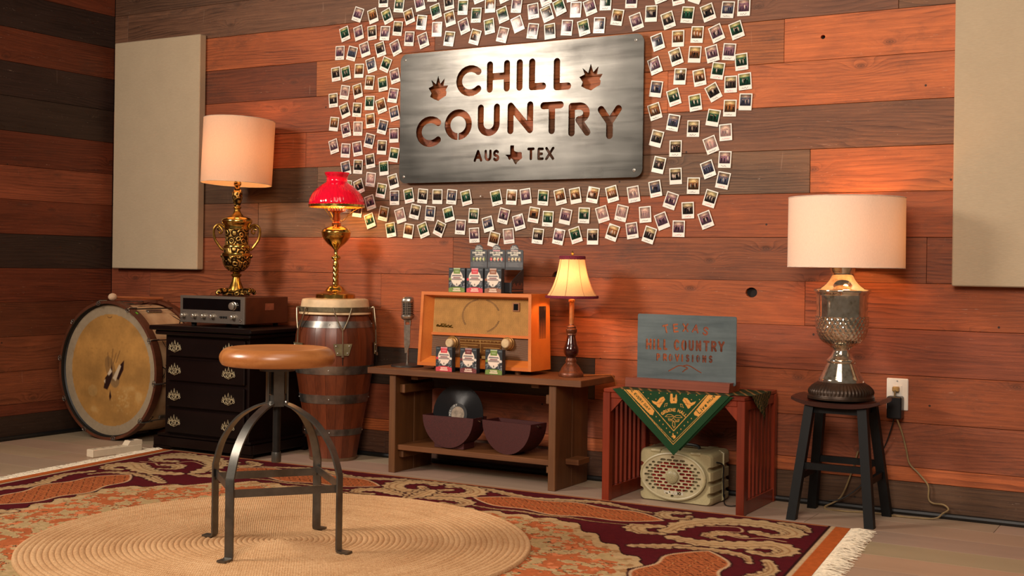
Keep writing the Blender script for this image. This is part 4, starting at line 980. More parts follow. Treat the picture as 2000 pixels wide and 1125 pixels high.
DX0, DX1 = atY(918, 520, -.10).x, atY(1022, 520, -.10).x; DW = DX1 - DX0
ds = thing('display_box', 'black cardboard display box with three arched header cards on top of the radio', 'display box', ((DX0 + DX1) / 2, -.15, RT))
M_DISP = plain('display_card', (40, 40, 42), .5)
yb, yf = .052, -.050
MB().box((-DW / 2, yf, 0), (DW / 2, yb, .003)).build('tray_floor', M_DISP, ds)
MB().box((-DW / 2, yf, 0), (DW / 2, yf + .002, .045)).build('tray_front', M_DISP, ds)
for s_ in (-1, 1):
    x = s_ * DW / 2; sp_ = MB().prism([(yf, 0), (yb, 0), (yb, .105), (yf, .050)], x - .0012, x + .0012, 'yz').build('side_panel', M_DISP, ds)
    if s_ > 0:
        m = MB()
        for k in range(12):
            y = -.044 + k * .0082; h = .010 + .016 * abs(sin(k * 2.3)); m.add([(x + .0016, y, .018), (x + .0016, y + .0045, .018), (x + .0016, y + .0045, .018 + h), (x + .0016, y, .018 + h)], [(0, 1, 2, 3)])
        m.add([(x + .0016, -.047, .008), (x + .0016, .050, .008), (x + .0016, .050, .013), (x + .0016, -.047, .013)], [(0, 1, 2, 3)])
        m.build('side_print', plain('side_print', (132, 78, 60), .5), sp_)
hw3 = DW / 3
for k, colr in enumerate((PKC['green'], PKC['red'], PKC['tan'])):
    cx = -DW / 2 + hw3 * (k + .5); P = Paint(-hw3 / 2 + .001, hw3 / 2 - .001, 0, .108, .0013, (66, 66, 68)); H = .108
    for i_, (s, h, z) in enumerate((('CHILL', .0062, .0965), ('COUNTRY', .0062, .0885))):
        pl, w_ = text_pl(s, h, .25); P.stroke(xf_pl(pl, -w_ / 2, z), .0007, (200, 196, 186))
    P.poly([(-.018, .080), (.018, .080), (.018, .085), (-.018, .085)], tuple(min(255, v * .4 + 140) for v in colr))
    for s, h, z in (('EASY-TO-DOSE', .0062, .0705), ('GUMMIES', .0062, .0615)):
        pl, w_ = text_pl(s, h, .22); P.stroke(xf_pl(pl, -w_ / 2, z), .0009, (236, 226, 206))
    P.stroke([[(-.028, .056), (.028, .056)]], .0010, (190, 184, 172))
    for q in range(4):
        x = -.026 + q * .0173; P.ell(x, .046, .0068, .0072, colr if q == 0 else (232, 214, 170))
        if q >= 1: P.poly([(x, .046)] + arc(x, .046, .0066, .007, -90, -90 + 60 * q, 8), colr)
        if q == 0: P.ell(x, .046, .0022, .0022, (236, 220, 170))
        P.stroke([[(x - .004, .0365), (x + .004, .0365)]], .0008, (170, 164, 150))
    P.poly([(-hw3 / 2 + .003, .012), (hw3 / 2 - .003, .012), (hw3 / 2 - .003, .033), (-hw3 / 2 + .003, .033)], (92, 92, 94))
    for q in range(5): P.stroke([[(-.028, .015 + .004 * q), (.022 - .004 * (q % 3), .015 + .004 * q)]], .0006, (128, 126, 124))
    hc = MB().prism([(-hw3 / 2 + .0008, .090), (-hw3 / 2 + .0008, 0), (hw3 / 2 - .0008, 0), (hw3 / 2 - .0008, .080), (hw3 / 2 - .004, .086), (.020, .088)] + arc(0, .088, .020, .021, 0, 180, 12) + [(-.020, .088), (-hw3 / 2 + .004, .086), (-hw3 / 2 + .0008, .080)][0:2], 0, .002).build('header_card', M_DISP, ds, loc=(cx, yb - .002, .098))
    X0, Y0 = P.X.copy(), P.Y.copy()
    def hp(X, Y):
        f = np.clip((Y - .085) / .023, 0, 1); lim = np.where(Y > .0865, np.sqrt(np.clip(1 - ((Y - .088) / .021) ** 2, 0.0, 1)) * .0195, hw3 / 2 - .0015); return np.clip(X, -lim, lim), np.full(X.shape, -.0004), Y
    P.build('header_print', M_PRINT, hc, hp)

# ---- generic lamp light
WARM = (1.0, .50, .18)
def bulb(par, z, r, power, col=WARM, loc=None):
    L = power / (pi * 4 * pi * r * r)
    o = MB().ball((0, 0, 0), r, 14, 10, (1, 1, 1.25)).build('bulb', emit('bulb_glow', col, L), par, True, loc=loc or (0, 0, z)); return o

# small bedside lamp
M_BRZ = plain('bronze_resin', (112, 60, 34), .38, .35, .25, 70, .0006); M_OXB = plain('oxblood_glaze', (52, 14, 12), .14, 0, .2, 15, coat=.6)
sl_ = thing('bedside_lamp', 'small lit lamp with bell-shaped fabric shade and burgundy braid on the bench', 'lamp', (-2.318, -.155, BZ))
K = .000527
def prof_px(L, yb, k): return [(max(r * k, 1e-5), (yb - y) * k) for y, r in L]
MB().lathe(prof_px([(1100, 95), (1092, 98), (1072, 97), (1062, 88), (1052, 80), (1030, 70), (1010, 55), (995, 42), (985, 40), (975, 44), (965, 40), (955, 36)], 1100, K), 36, rf=lambda a, z, r: 1 + (.03 * sin(14 * a) if .02 < z < .05 else 0)).build('lamp_base', M_BRZ, sl_, True, 50)
MB().lathe(smooth_prof(prof_px([(956, 34), (945, 36), (925, 52), (900, 60), (875, 58), (845, 47), (810, 38), (780, 32)], 1100, K), 4), 32).build('vase_body', M_OXB, sl_, True, 60)
MB().lathe(prof_px([(781, 32), (775, 40), (765, 36), (760, 36), (750, 42), (728, 42), (722, 36), (715, 40), (706, 37), (700, 22), (690, 20)], 1100, K), 32, rf=lambda a, z, r: 1 + (.05 * abs(sin(9 * a)) if .183 < z < .198 else 0)).build('collar', M_BRZ, sl_, True, 50)
MB().lathe(prof_px([(692, 19), (520, 19), (515, 26), (500, 26), (497, 12), (330, 10)], 1100, K), 20).build('stem', plain('stem_bronze', (176, 110, 60), .4, .3, .15), sl_, True)
M_BELL = shade_mat('bell_shade', (226, 188, 130), (255, 205, 160), 260, .11)
sb = smooth_prof([(.107, .326), (.092, .348), (.078, .376), (.066, .412), (.057, .450), (.051, .488)], 4)
shd = MB().lathe(sb, 48, cap=False, rf=lambda a, z, r: 1 - .012 * abs(sin(4 * a)) ** 6).build('shade', M_BELL, sl_, True, 80)
M_BRAID = plain('burgundy_braid', (122, 26, 50), .8, 0, .3, 300, .001)
MB().lathe([(.1075, .322), (.1095, .326), (.1085, .333), (.1045, .333)], 48, cap=False, rf=lambda a, z, r: 1 + .008 * sin(40 * a)).build('bottom_braid', M_BRAID, shd, True)
MB().lathe([(.0515, .481), (.054, .484), (.0535, .494), (.051, .496)], 48, cap=False, rf=lambda a, z, r: 1 + .010 * sin(26 * a)).build('top_braid', M_BRAID, shd, True)
for k in range(8):
    a = 2 * pi * k / 8 + .2; MB().tube([((r + .0006) * cos(a), (r + .0006) * sin(a), z) for r, z in sb], .0009, 5).build('seam', plain('seam_gold', (190, 130, 80), .8), shd)
MB().lathe([(.001, .470), (.003, .488), (.003, .502), (.006, .506), (.004, .512), (.0001, .517)], 12).build('finial', M_BRASS, sl_, True)
for k in range(3):
    a = 2 * pi * k / 3; MB().tube([(0, 0, .490), (.050 * cos(a), .050 * sin(a), .489)], .0010, 5).build('shade_spider', M_BRASS, sl_)
bulb(sl_, .405, .020, 2.4, (1.0, .54, .24))
(MB().tube([Vector(p_) - Vector(sl_.location) for p_ in spline([(-2.28, -.13, BZ + .004), (-2.25, -.10, BZ + .006), (-2.215, -.06, BZ + .006), (-2.188, -.03, BZ + .001), (-2.178, -.01, BZ - .05), (-2.175, .01, .30), (-2.17, .02, .15), (-2.16, .012, .024)], 6)], .0022, 6).build('lamp_cord', plain('cord_amber', (168, 96, 44), .4), sl_, smooth=True))

# ================================================================== slatted table, bandana, steel plate
M_CHERRY = wood('cherry_stain', (78, 20, 8), (150, 54, 24), axis=2, ring=4, rough=.34, fine=.6, coat=.25)
TX0, TX1, TY0, TY1, TZ = -2.077, -1.503, -.350, .028, .434
tb = thing('slatted_table', 'red-brown side table with slatted ends beside the bench', 'table', ((TX0 + TX1) / 2, -.16, 0)); o_ = Vector(((TX0 + TX1) / 2, -.16, 0))
def T(x0, x1, y0, y1, z0, z1, nm, mat=M_CHERRY, bev=.002): return MB().box(Vector((x0, y0, z0)) - o_, Vector((x1, y1, z1)) - o_, bev).build(nm, mat, tb)
T(TX0 + .002, TX1 - .002, TY0 + .002, TY1 - .002, TZ - .014, TZ, 'table_top')
for x0 in (TX0, TX1 - .031):
    x1 = x0 + .031
    for y0 in (TY0, TY1 - .031): T(x0, x1, y0, y0 + .031, 0, TZ - .0145, 'post')
    T(x0 + .004, x1 - .004, TY0 + .0315, TY1 - .0315, .0, .052, 'bottom_rail'); T(x0 + .004, x1 - .004, TY0 + .0315, TY1 - .0315, TZ - .050, TZ - .0145, 'top_rail')
    for k in range(7):
        y = TY0 + .052 + k * .0418; T(x0 + .009, x1 - .009, y, y + .020, .0525, TZ - .0505, 'slat', bev=.001)
T(TX0 + .0315, TX1 - .0315, TY0 + .004, TY0 + .024, TZ - .036, TZ - .0145, 'front_rail'); T(TX0 + .0315, TX1 - .0315, TY1 - .024, TY1 - .004, TZ - .036, TZ - .0145, 'back_rail')
for x, s_ in ((TX0 + .0315, 1), (TX1 - .0315, -1)):
    for y0, nm in ((TY0 + .006, 0), (TY1 - .022, 1)): MB().prism([(x - o_.x, TZ - .0365), (x - o_.x + s_ * .050, TZ - .0365), (x - o_.x, TZ - .090)], y0 - o_.y, y0 + .014 - o_.y).build('corner_bracket', M_CHERRY, tb)

bd = thing('bandana', 'green bandana printed GRUENE HALL draped over the slatted table', 'bandana', ((TX0 + TX1) / 2, TY0, TZ)); bo = Vector(((TX0 + TX1) / 2, TY0, TZ))
M_BAND = paint_mat('bandana_cotton', .85, .15, 500)
GRN, GLD = (30, 62, 36), (216, 150, 74)
BYF = TY0 - .006
def bz(zx, zy):
    p = atY(1190 + zx / 7.033, 740 + zy / 7.033, BYF); return p.x, p.z
TL, TR_, AP = bz(45, 115), bz(1655, 235), bz(888, 1050)
TL = (TL[0], TZ + .002); TR_ = (TR_[0], TZ + .002)
class TriPaint(Paint):
    pass
P = Paint(TL[0] - .01, TR_[0] + .01, AP[1] - .01, TZ + .01, .0010, GRN)
def BL(zl): return [bz(*q) for q in zl]
P.poly(BL([(200, 120), (370, 140), (620, 440), (600, 500), (560, 490)]), GLD); P.poly(BL([(1370, 205), (1540, 222), (1230, 520), (1170, 500), (1160, 470)]), GLD)
P.stroke([BL([(190, 125), (880, 900), (1540, 225)])], .0011, GLD); P.stroke([BL([(205, 150), (880, 865), (1530, 215)])], .0008, GLD); P.stroke([BL([(390, 150), (885, 715), (1360, 200)])], .0014, GLD)
def txt(s, a, b, h, col, hw):
    a, b = bz(*a), bz(*b); pl, w_ = text_pl(s, h, .34); k = math.hypot(b[0] - a[0], b[1] - a[1]) / w_
    P.stroke(xf_pl(pl, *a, atan2(b[1] - a[1], b[0] - a[0]), k), hw, col)
txt('MUSIC EVERY DAY', (215, 75), (545, 435), .0078, GRN, .0011); txt('MUSIC', (1362, 342), (1500, 195), .0078, GRN, .0011); txt('Live', (1240, 480), (1345, 372), .016, GRN, .0014)
cx, cz = bz(885, 690); P.stroke(arc_text('GRUENE HALL', .0102, cx, cz, abs(bz(885, 445)[1] - cz), radians(90), .30), .0013, GLD)
for a in ((465, 188), (570, 210), (685, 196), (795, 202), (972, 206), (1080, 210), (1198, 226), (1315, 205), (535, 268), (640, 280), (1128, 288), (1238, 286), (490, 150), (620, 155)): P.ell(*bz(*a), .0019, .0019, GLD)
P.poly(BL([(838, 205), (868, 205), (872, 262), (905, 255), (912, 215), (925, 215), (932, 300), (925, 338), (842, 338), (832, 300)]), GLD); P.stroke([BL([(890, 175), (888, 290)])], .0012, GRN); P.ell(*bz(886, 295), .0028, .0022, GRN)
for s_ in (-1, 1):
    f = lambda L: BL([(885 + s_ * (x - 885), y + (0 if s_ < 0 else 0)) for x, y in L])
    g = (lambda L: BL(L)) if s_ < 0 else (lambda L: BL([(1772 - x, y + 12) for x, y in L]))
    P.poly(g([(580, 295), (650, 320), (700, 258), (745, 246), (768, 285), (725, 345), (690, 400), (665, 388), (650, 365), (600, 335)]), GLD); P.stroke([g([(690, 350), (720, 290), (745, 270)]), g([(655, 345), (690, 330), (740, 320)])], .0009, (150, 96, 50))
    P.stroke([g([(760, 380), (768, 340)]), g([(788, 372), (796, 335)]), g([(768, 340), (796, 335)])], .0008, GLD); P.ell(*g([(755, 382)])[0], .0016, .0012, GLD); P.ell(*g([(783, 374)])[0], .0016, .0012, GLD)
    P.stroke([g([(885, 515), (850, 490), (800, 492), (768, 520), (820, 525), (870, 518)]), g([(885, 530), (860, 560), (810, 548), (820, 575), (875, 578)])], .0010, GLD)
    P.stroke([g([(885, 575), (870, 600), (868, 640), (885, 668)])], .0010, GLD)
    for k in range(5):
        a = (645 + 47 * k, 520 + 53 * k) if s_ < 0 else (1128 - 48 * k, 545 + 49 * k); q = bz(*a); P.poly([(q[0] - .0022, q[1]), (q[0], q[1] + .0034), (q[0] + .0022, q[1]), (q[0], q[1] - .0034)], GLD)
a, b = bz(850, 825), bz(915, 750); P.poly([(a[0] + u * (b[0] - a[0]), a[1] + v * (b[1] - a[1])) for u, v in TEXAS], GLD)
def sample(P, x, z):
    i = np.clip(((x - P.x0) / P.st).astype(int), 0, P.nu); j = np.clip(((z - P.y0) / P.sv).astype(int), 0, P.nv); return P.img[j, i]
def tri_cloth(name, par, A, Bp, C, n, rgb, wave=.003, ph=0.0, thick=.0009):
    """A, B top corners, C hanging corner (world); rgb(P) gives colours"""
    A, Bp, C = np.array(A), np.array(Bp), np.array(C); nr = np.cross(Bp - A, C - A); nr /= np.linalg.norm(nr)
    if nr[1] > 0: nr = -nr
    V = []; idx = {}
    for j in range(n + 1):
        for i in range(n + 1 - j):
            u, v = i / n, j / n; p = A + (Bp - A) * u + (C - A) * v; k = wave * v * (sin(ph + 9 * u + 5 * v) + .5 * sin(ph * 2 + 17 * u)) ; idx[i, j] = len(V); V.append(p + nr * k)
    Q = [];
    for j in range(n):
        for i in range(n - j):
            Q.append((idx[i, j], idx[i + 1, j], idx[i, j + 1]))
            if i + j < n - 1: Q.append((idx[i + 1, j], idx[i + 1, j + 1], idx[i, j + 1]))
    V = np.array(V); me = grid_mesh(name, V - np.array(bo), np.array(Q), rgb(V)); me.materials.append(M_BAND)
    o = link(name, me, par); so_ = o.modifiers.new('thickness', 'SOLIDIFY'); so_.thickness = thick; so_.offset = 0; return o
tri_cloth('front_corner', bd, (TL[0], BYF, TL[1]), (TR_[0], BYF, TR_[1]), (AP[0], BYF - .004, AP[1]), 270, lambda V: sample(P, V[:, 0], V[:, 2]), .0012)
q = atY(1333, 880, BYF + .004); tri_cloth('under_layer', bd, (TL[0] + .02, BYF + .0038, TZ), (TR_[0] + .014, BYF + .0038, TZ), (AP[0] + .022, BYF + .003, AP[1] + .018), 30, lambda V: np.tile(np.array(GRN, float), (len(V), 1)), .001)
def dk(V):
    c = np.tile(np.array((34, 48, 30), float), (len(V), 1)); m_ = (np.sin(V[:, 1] * 330 + V[:, 2] * 90) > .72) | (np.sin(V[:, 1] * 210 - V[:, 2] * 300) > .86); c[m_] = (120, 92, 52); return c
tri_cloth('side_corner', bd, (TX1 + .006, -.292, TZ + .002), (TX1 + .006, -.070, TZ + .002), (TX1 + .012, -.165, .335), 60, dk, .008, 1.0)
sh = Paint(TL[0], TX1 + .006, TY0 - .0055, -.060, .004, (44, 56, 34)); sh.img[(np.sin(sh.X * 160 + sh.Y * 90) > .8)] = (150, 106, 58)
sh.build('top_sheet', M_BAND, bd, lambda X, Y: (np.minimum(X, np.where(Y > -.30, TX1 + .006, TX1 - .06)) - bo.x, Y - bo.y, np.full(X.shape, .0016 + .0) + .0012 * np.sin(X * 60) ** 2 * (X > -1.6)))

CLOTH = TZ + .0036
M_WAL = wood('plinth_walnut', (104, 46, 28), (158, 82, 54), axis=0, ring=3, rough=.5)
sn = thing('steel_plate_sign', 'blue-grey steel plate sign reading TEXAS HILL COUNTRY PROVISIONS in a wooden base', 'sign', (-1.80, -.20, CLOTH))
wx0, wx1 = atY(1222, 740, -.262).x + 1.80, atY(1424, 758, -.262).x + 1.80
vs = []
for y in (-.066, .050):
    for x, z in ((wx0, 0), (wx1, 0), (wx1 + .004, .036), (wx0 - .0, .036)): vs.append((x, y, z))
MB().add(vs, [(0, 1, 2, 3), (7, 6, 5, 4), (0, 4, 5, 1), (1, 5, 6, 2), (2, 6, 7, 3), (3, 7, 4, 0)]).build('wooden_base', M_WAL, sn)
def sp_(zx, zy): p = atY(1210 + zx / 6.248, 600 + zy / 6.248, -.225); return p.x + 1.80, p.z - CLOTH
px0, px1 = sp_(225, 80)[0], sp_(1430, 112)[0]; pz1 = sp_(830, 98)[1]; pz0 = .024
S = Sdf(px0, px1, pz0, pz1, .0007)
def pbox(ch, x0, x1, yt, yb, hw):
    a, b = sp_((x0 + x1) / 2, yt)[1], sp_((x0 + x1) / 2, yb)[1]; S.stroke(box_pl(ch, sp_(x0, 0)[0], sp_(x1, 0)[0], b, a, hw), hw)
for k, (ch, x0, x1) in enumerate((('H', 328, 398), ('I', 415, 442), ('L', 465, 518), ('L', 540, 592), ('C', 668, 738), ('O', 758, 828), ('U', 848, 916), ('N', 936, 1004), ('T', 1026, 1106), ('R', 1122, 1194), ('Y', 1208, 1290))):
    t_ = (x0 - 328) / 960; pbox(ch, x0, x1, 382 + 36 * t_, 516 + 36 * t_, .0044)
for k, (ch, x0, x1) in enumerate((('P', 458, 504), ('R', 538, 590), ('O', 608, 656), ('V', 684, 740), ('I', 762, 784), ('S', 818, 862), ('I', 890, 912), ('O', 944, 990), ('N', 1018, 1068), ('S', 1098, 1144))):
    t_ = (x0 - 458) / 680; pbox(ch, x0, x1, 562 + 28 * t_, 656 + 28 * t_, .0034)
for ch, zx, zy, rot in (('T', 566, 265, 14), ('E', 686, 255, 6), ('X', 805, 250, 0), ('A', 928, 262, -8), ('S', 1050, 292, -14)):
    wd, pl = GL[ch]; h = .0275; q = sp_(zx, zy); S.stroke(xf_pl([[((a - wd / 2) * h, (b - .5) * h) for a, b in p] for p in pl], q[0], q[1], radians(rot)), .0034)
S.stroke([[tuple(v)[:2] for v in spline([(*sp_(*q), 0) for q in ((600, 778), (660, 745), (720, 715), (775, 720), (830, 745), (800, 765), (770, 790))], 5)], [tuple(v)[:2] for v in spline([(*sp_(*q), 0) for q in ((770, 718), (830, 708), (890, 735), (950, 775), (995, 800))], 5)]], .0022)
for zx, zy in ((793, 450), (632, 606), (967, 622)): q = sp_(zx, zy); S.fill(q[0] - .0010, q[0] + .0010, q[1] - .03, q[1] + .03)
M_BLUE = steel_mat('blued_steel', (.055, .075, .080), (.15, .185, .19), .42); M_BLUE.node_tree.nodes['Principled BSDF'].inputs['Metallic'].default_value = .55
plate(rrect(px0, px1, pz0, pz1, .006, 3), S, .003, .00018).xf(Matrix.Translation((0, -.025, 0)) ).build('steel_plate', M_BLUE, sn)

# ================================================================== rugged speaker under the table
M_TAN = plain('khaki_plastic', (164, 152, 114), .42, 0, .05, 200, .0002); M_BLK = plain('matt_black', (12, 12, 12), .8)
sk = thing('rugged_speaker', 'khaki rugged portable speaker with oval grille on the floor under the slatted table', 'speaker', (-1.818, -.145, 0))
def rbox(a, b, r, seg=3):
    bm = bmesh.new(); bmesh.ops.create_cube(bm, size=1); c = [(p + q) / 2 for p, q in zip(a, b)]; s = [q - p for p, q in zip(a, b)]
    for v in bm.verts: v.co = Vector([c[i] + v.co[i] * s[i] for i in range(3)])
    bmesh.ops.bevel(bm, geom=bm.edges[:], offset=r, segments=seg, affect='EDGES', profile=.5)
    m = MB(); m.v = [tuple(v.co) for v in bm.verts]; m.f = [tuple(v.index for v in f.verts) for f in bm.faces]; bm.free(); return m
def spk_outline(k):
    L = []; X_, Z0, Z1, r_ = .150 * k, .1 - .1 * k, .1 + .1 * k, .018
    for s_ in (1, -1):
        side = []
        for zc_ in (.041, .086, .139):
            side += [(X_, zc_ - .010)] + [(X_ - .013 * sin(a), zc_ - .010 * cos(a)) for a in np.linspace(.4, pi - .4, 5)] + [(X_, zc_ + .010)]
        side = arc(X_ - r_, Z0 + r_, r_, r_, -90, 0, 4) + side + arc(X_ - r_, Z1 - r_, r_, r_, 0, 90, 4)
        L += side if s_ > 0 else [(-x, z) for x, z in side[::-1]]
    return L
lay = [(-.094, .955), (-.086, .985), (-.076, 1.0), (.084, 1.0), (.096, .985), (.102, .955)]; vs = []; n = len(spk_outline(1))
for y, k in lay: vs += [(x, y, z) for x, z in spk_outline(k)]
MB().add(vs, [tuple(range(n))[::-1], tuple(len(vs) - n + i for i in range(n))] + [(j * n + i, j * n + (i + 1) % n, (j + 1) * n + (i + 1) % n, (j + 1) * n + i) for j in range(len(lay) - 1) for i in range(n)]).build('body', M_TAN, sk, True, 40)
for s_ in (-1, 1): MB().tube([(s_ * .134, .02, .1985), (s_ * .1525, .02, .19), (s_ * .1525, .02, .01), (s_ * .134, .02, .0015)], .004, 8).build('seam_rib', M_TAN, sk, True)
for s_ in (-1, 1):
    for zz in (.1872,): rbox((s_ * .082 - .022, -.097, zz), (s_ * .082 + .022, .104, zz + .014), .005, 2).build('bumper', M_TAN, sk, True, 50)
gx, gz, rx, rz = -.006, .102, .126, .083
MB().tube([(gx + (rx + .004) * cos(a), -.102, gz + (rz + .004) * sin(a)) for a in np.linspace(0, 2 * pi, 65)], .0065, 8, False).build('grille_rim', M_TAN, sk, True)
MB().add([(gx, -.0935, gz)] + [(gx + rx * cos(a), -.0935, gz + rz * sin(a)) for a in np.linspace(0, 2 * pi, 48, False)], [(0, i + 1, (i + 1) % 48 + 1) for i in range(48)]).build('grille_recess', M_BLK, sk)
MB().add([(gx - .002, -.094, gz)] + [(gx - .002 + .086 * cos(a), -.0975, gz - .002 + .060 * sin(a)) for a in np.linspace(0, 2 * pi, 48, False)], [(0, i + 1, (i + 1) % 48 + 1) for i in range(48)]).build('driver_cone', plain('red_cone', (150, 34, 20), .5), sk)
S = Sdf(gx - rx, gx + rx, gz - rz, gz + rz, .0009); row = 0
for j in range(-6, 7):
    z = gz + j * .0124; off = 0 if j % 2 == 0 else .0132
    for k in range(-6, 7):
        x = gx + k * .0264 + off; hl = .0070
        if ((abs(x - gx) + hl) / (rx - .009)) ** 2 + ((abs(z - gz) + .004) / (rz - .007)) ** 2 > 1: 
            if ((abs(x - gx)) / (rx - .013)) ** 2 + (abs(z - gz) / (rz - .008)) ** 2 > 1: continue
            hl = .002
        d = math.hypot((x - gx), (z - gz))
        if d < .030: continue
        if d < .038: hl = .003
        if j == -5 and abs(x - gx) < .055: continue
        S.stroke([[(x - hl, z), (x + hl, z)]], .0044)
plate([(gx + rx * cos(a), gz + rz * sin(a)) for a in np.linspace(0, 2 * pi, 80, False)], S, .003, .0003).xf(Matrix.Translation((0, -.1065, 0))).build('grille', plain('grille_khaki', (172, 160, 126), .4), sk)
MB().lathe([(.026, 0), (.026, -.006), (.022, -.010), (.012, -.0125), (.0001, -.013)], 32, axis='y').build('tweeter_dome', M_TAN, sk, True, loc=(gx - .001, -.1065, gz))
m = MB()
for k in range(70):
    r_ = .0235 * sqrt((k + .5) / 70); a = k * 2.39996; m.add([(r_ * cos(a) + .0011 * cos(b), -.0132 + r_ * r_ * 8 - .0006, r_ * sin(a) + .0011 * sin(b)) for b in np.linspace(0, 2 * pi, 6, False)], [tuple(range(6))])
m.build('tweeter_holes', M_BLK, sk, loc=(gx - .001, -.1065, gz))
pl, w_ = text_pl('TURTLEBOX', .0092, .30); k = .078 / w_
zl = gz - 5 * .0124 - .0046
ribbon([p for p in xf_pl(text_pl('TURTLEB', .0092, .30)[0], gx - .034, zl, 0, k)], .0010, -.1072, 'lettering', M_WHITE, sk)
ox_ = gx - .034 + (text_pl('TURTLEB', .0092, .30)[1] + .30 * .0092) * k
ribbon(xf_pl(text_pl('O', .0092)[0], ox_, zl, 0, k), .0013, -.1072, 'lettering', plain('print_red', (206, 44, 40), .5), sk); ribbon(xf_pl(text_pl('X', .0092)[0], ox_ + .0108 * k * .95, zl, 0, k), .0010, -.1072, 'lettering', M_WHITE, sk)
MB().tube(spline([(.155, -.06, .165), (.166, -.02, .150), (.160, .0, .10), (.158, .01, .05), (.155, .02, .02)], 5), .003, 6).build('strap_cord', M_CABLE, sk, True)
MB().tube(spline([(-.06, 0, .198), (-.055, 0, .212), (0, 0, .216), (.055, 0, .212), (.06, 0, .198)], 5), .006, 8).build('carry_handle', M_CABLE, sk, True)
tag(MB().tube(spline([(-1.66, -.12, .03), (-1.645, -.165, .006), (-1.615, -.20, .004), (-1.585, -.17, .004), (-1.57, -.10, .004), (-1.565, .0, .004)], 6), .0022, 6).build('speaker_cord', M_CABLE, smooth=True), 'thin black cord curling on the floor beside the khaki speaker', 'cord')

# ================================================================== black stool, mercury-glass lamp
M_BSTOOL = plain('black_paint', (8, 8, 8), .5, 0, .2, 40, spec=.25); M_SADDLE = wood('saddle_seat', (26, 9, 6), (64, 24, 14), axis=0, ring=3, rough=.25, coat=.4, bump=.0001)
bs = thing('saddle_stool', 'small black backless stool with dark saddle seat holding the mercury glass lamp', 'stool', (-1.203, -.160, 0))
n = 24; vs = []; fs = []; SH = .432
for k, dz in enumerate((0, -.028)):
    for j in range(9):
        for i in range(n + 1):
            u = -1 + 2 * i / n; v = -1 + 2 * j / 8; w2 = .104 * (1 - .10 * abs(u) ** 3); x = u * .160; y = v * w2; z = SH + .014 * abs(u) ** 4 + dz * (1 - .35 * abs(u) ** 2) - (.005 * max(0, abs(v) - .7) / .3 if k == 0 else -.004 * max(0, abs(v) - .7) / .3)
            vs.append((x, y, z))
q = 9 * (n + 1)
for j in range(8):
    for i in range(n):
        a = j * (n + 1) + i; fs += [(a, a + 1, a + n + 2, a + n + 1), (q + a, q + a + n + 1, q + a + n + 2, q + a + 1)]
for i in range(n): fs += [(i, q + i, q + i + 1, i + 1), (8 * (n + 1) + i, 8 * (n + 1) + i + 1, q + 8 * (n + 1) + i + 1, q + 8 * (n + 1) + i)]
for j in range(8): a = j * (n + 1); b = a + n; fs += [(a, a + n + 1, q + a + n + 1, q + a), (b, q + b, q + b + n + 1, b + n + 1)]
MB().add(vs, fs).build('saddle_seat', M_SADDLE, bs, True, 50)
def legpos(sx, sy, z): t_ = z / .41; return Vector((sx * (.140 - .045 * t_), sy * (.130 - .058 * t_), z))
for sx in (-1, 1):
    for sy in (-1, 1):
        m = MB(); vs = []
        for z in (0, .412):
            p = legpos(sx, sy, z)
            for a, b in ((-1, -1), (1, -1), (1, 1), (-1, 1)): vs.append((p.x + a * .0165, p.y + b * .0165, z))
        m.add(vs, [(0, 3, 2, 1), (4, 5, 6, 7), (0, 1, 5, 4), (1, 2, 6, 5), (2, 3, 7, 6), (3, 0, 4, 7)]).build('leg', M_BSTOOL, bs)
for a, b, z in (((-1, -1), (1, -1), .195), ((-1, 1), (1, 1), .195), ((-1, -1), (-1, 1), .155), ((1, -1), (1, 1), .155)):
    MB().tube([legpos(*a, z), legpos(*b, z)], 0, flat=(.008, .012), up=(0, 0, 1)).build('stretcher', M_BSTOOL, bs)
MB().box((-.095, -.072, .385), (.095, .072, .406)).build('apron', M_BSTOOL, bs)

K = .000690; LZ = SH + .005
ml = thing('mercury_glass_lamp', 'mercury glass urn lamp with wide white drum shade on the black stool', 'lamp', (-1.203, -.170, LZ))
M_BRONZE = plain('dark_bronze', (60, 46, 36), .40, .6, .15, 40)
t = NT('mercury_glass'); n_ = t.noise(t.obj((1, 1, 1), False), 55, 6, .8); n2 = t.noise(t.obj((1, 1, 1), False), 14, 3)
t.set(Base_Color=t.ramp(t.math('ADD', t.math('MULTIPLY', n_, .6), t.math('MULTIPLY', n2, .4)), [(.34, (.30, .22, .14)), (.46, (.62, .54, .42)), (.62, (.80, .74, .64))]), Metallic=.93, Roughness=t.math('MULTIPLY_ADD', n_, .16, .01)); M_MERC = t.m
MB().lathe(smooth_prof(prof_px([(1105, 172), (1092, 172), (1085, 168), (1060, 166), (1040, 150), (1022, 126), (1016, 118)], 1105, K), 4), 270, rf=lambda a, z, r: 1 + (.016 * sin(54 * a) if .018 < z < .052 else 0)).build('ribbed_base', M_BRONZE, ml, True, 70)
MB().lathe(smooth_prof(prof_px([(1017, 118), (1002, 116), (985, 106), (950, 88), (918, 72)], 1105, K), 4) + smooth_prof(prof_px([(915, 76), (905, 77), (897, 72), (880, 56), (862, 46), (848, 44), (838, 52)], 1105, K), 3), 64, cap=False).build('glass_foot', M_MERC, ml, True, 60)
def diam(a, z, r): 
    k = 15; q = (z - .19) / .0135; return 1 + .050 * (abs(sin(k * a + q * pi / 2)) * abs(sin(k * a - q * pi / 2))) ** .6
bp = smooth_prof(prof_px([(838, 52), (828, 62), (805, 98), (780, 116), (750, 126), (715, 131), (672, 133)], 1105, K), 10)
MB().lathe(bp, 144, rf=diam, cap=False).build('quilted_bowl', M_MERC, ml, True, 80)
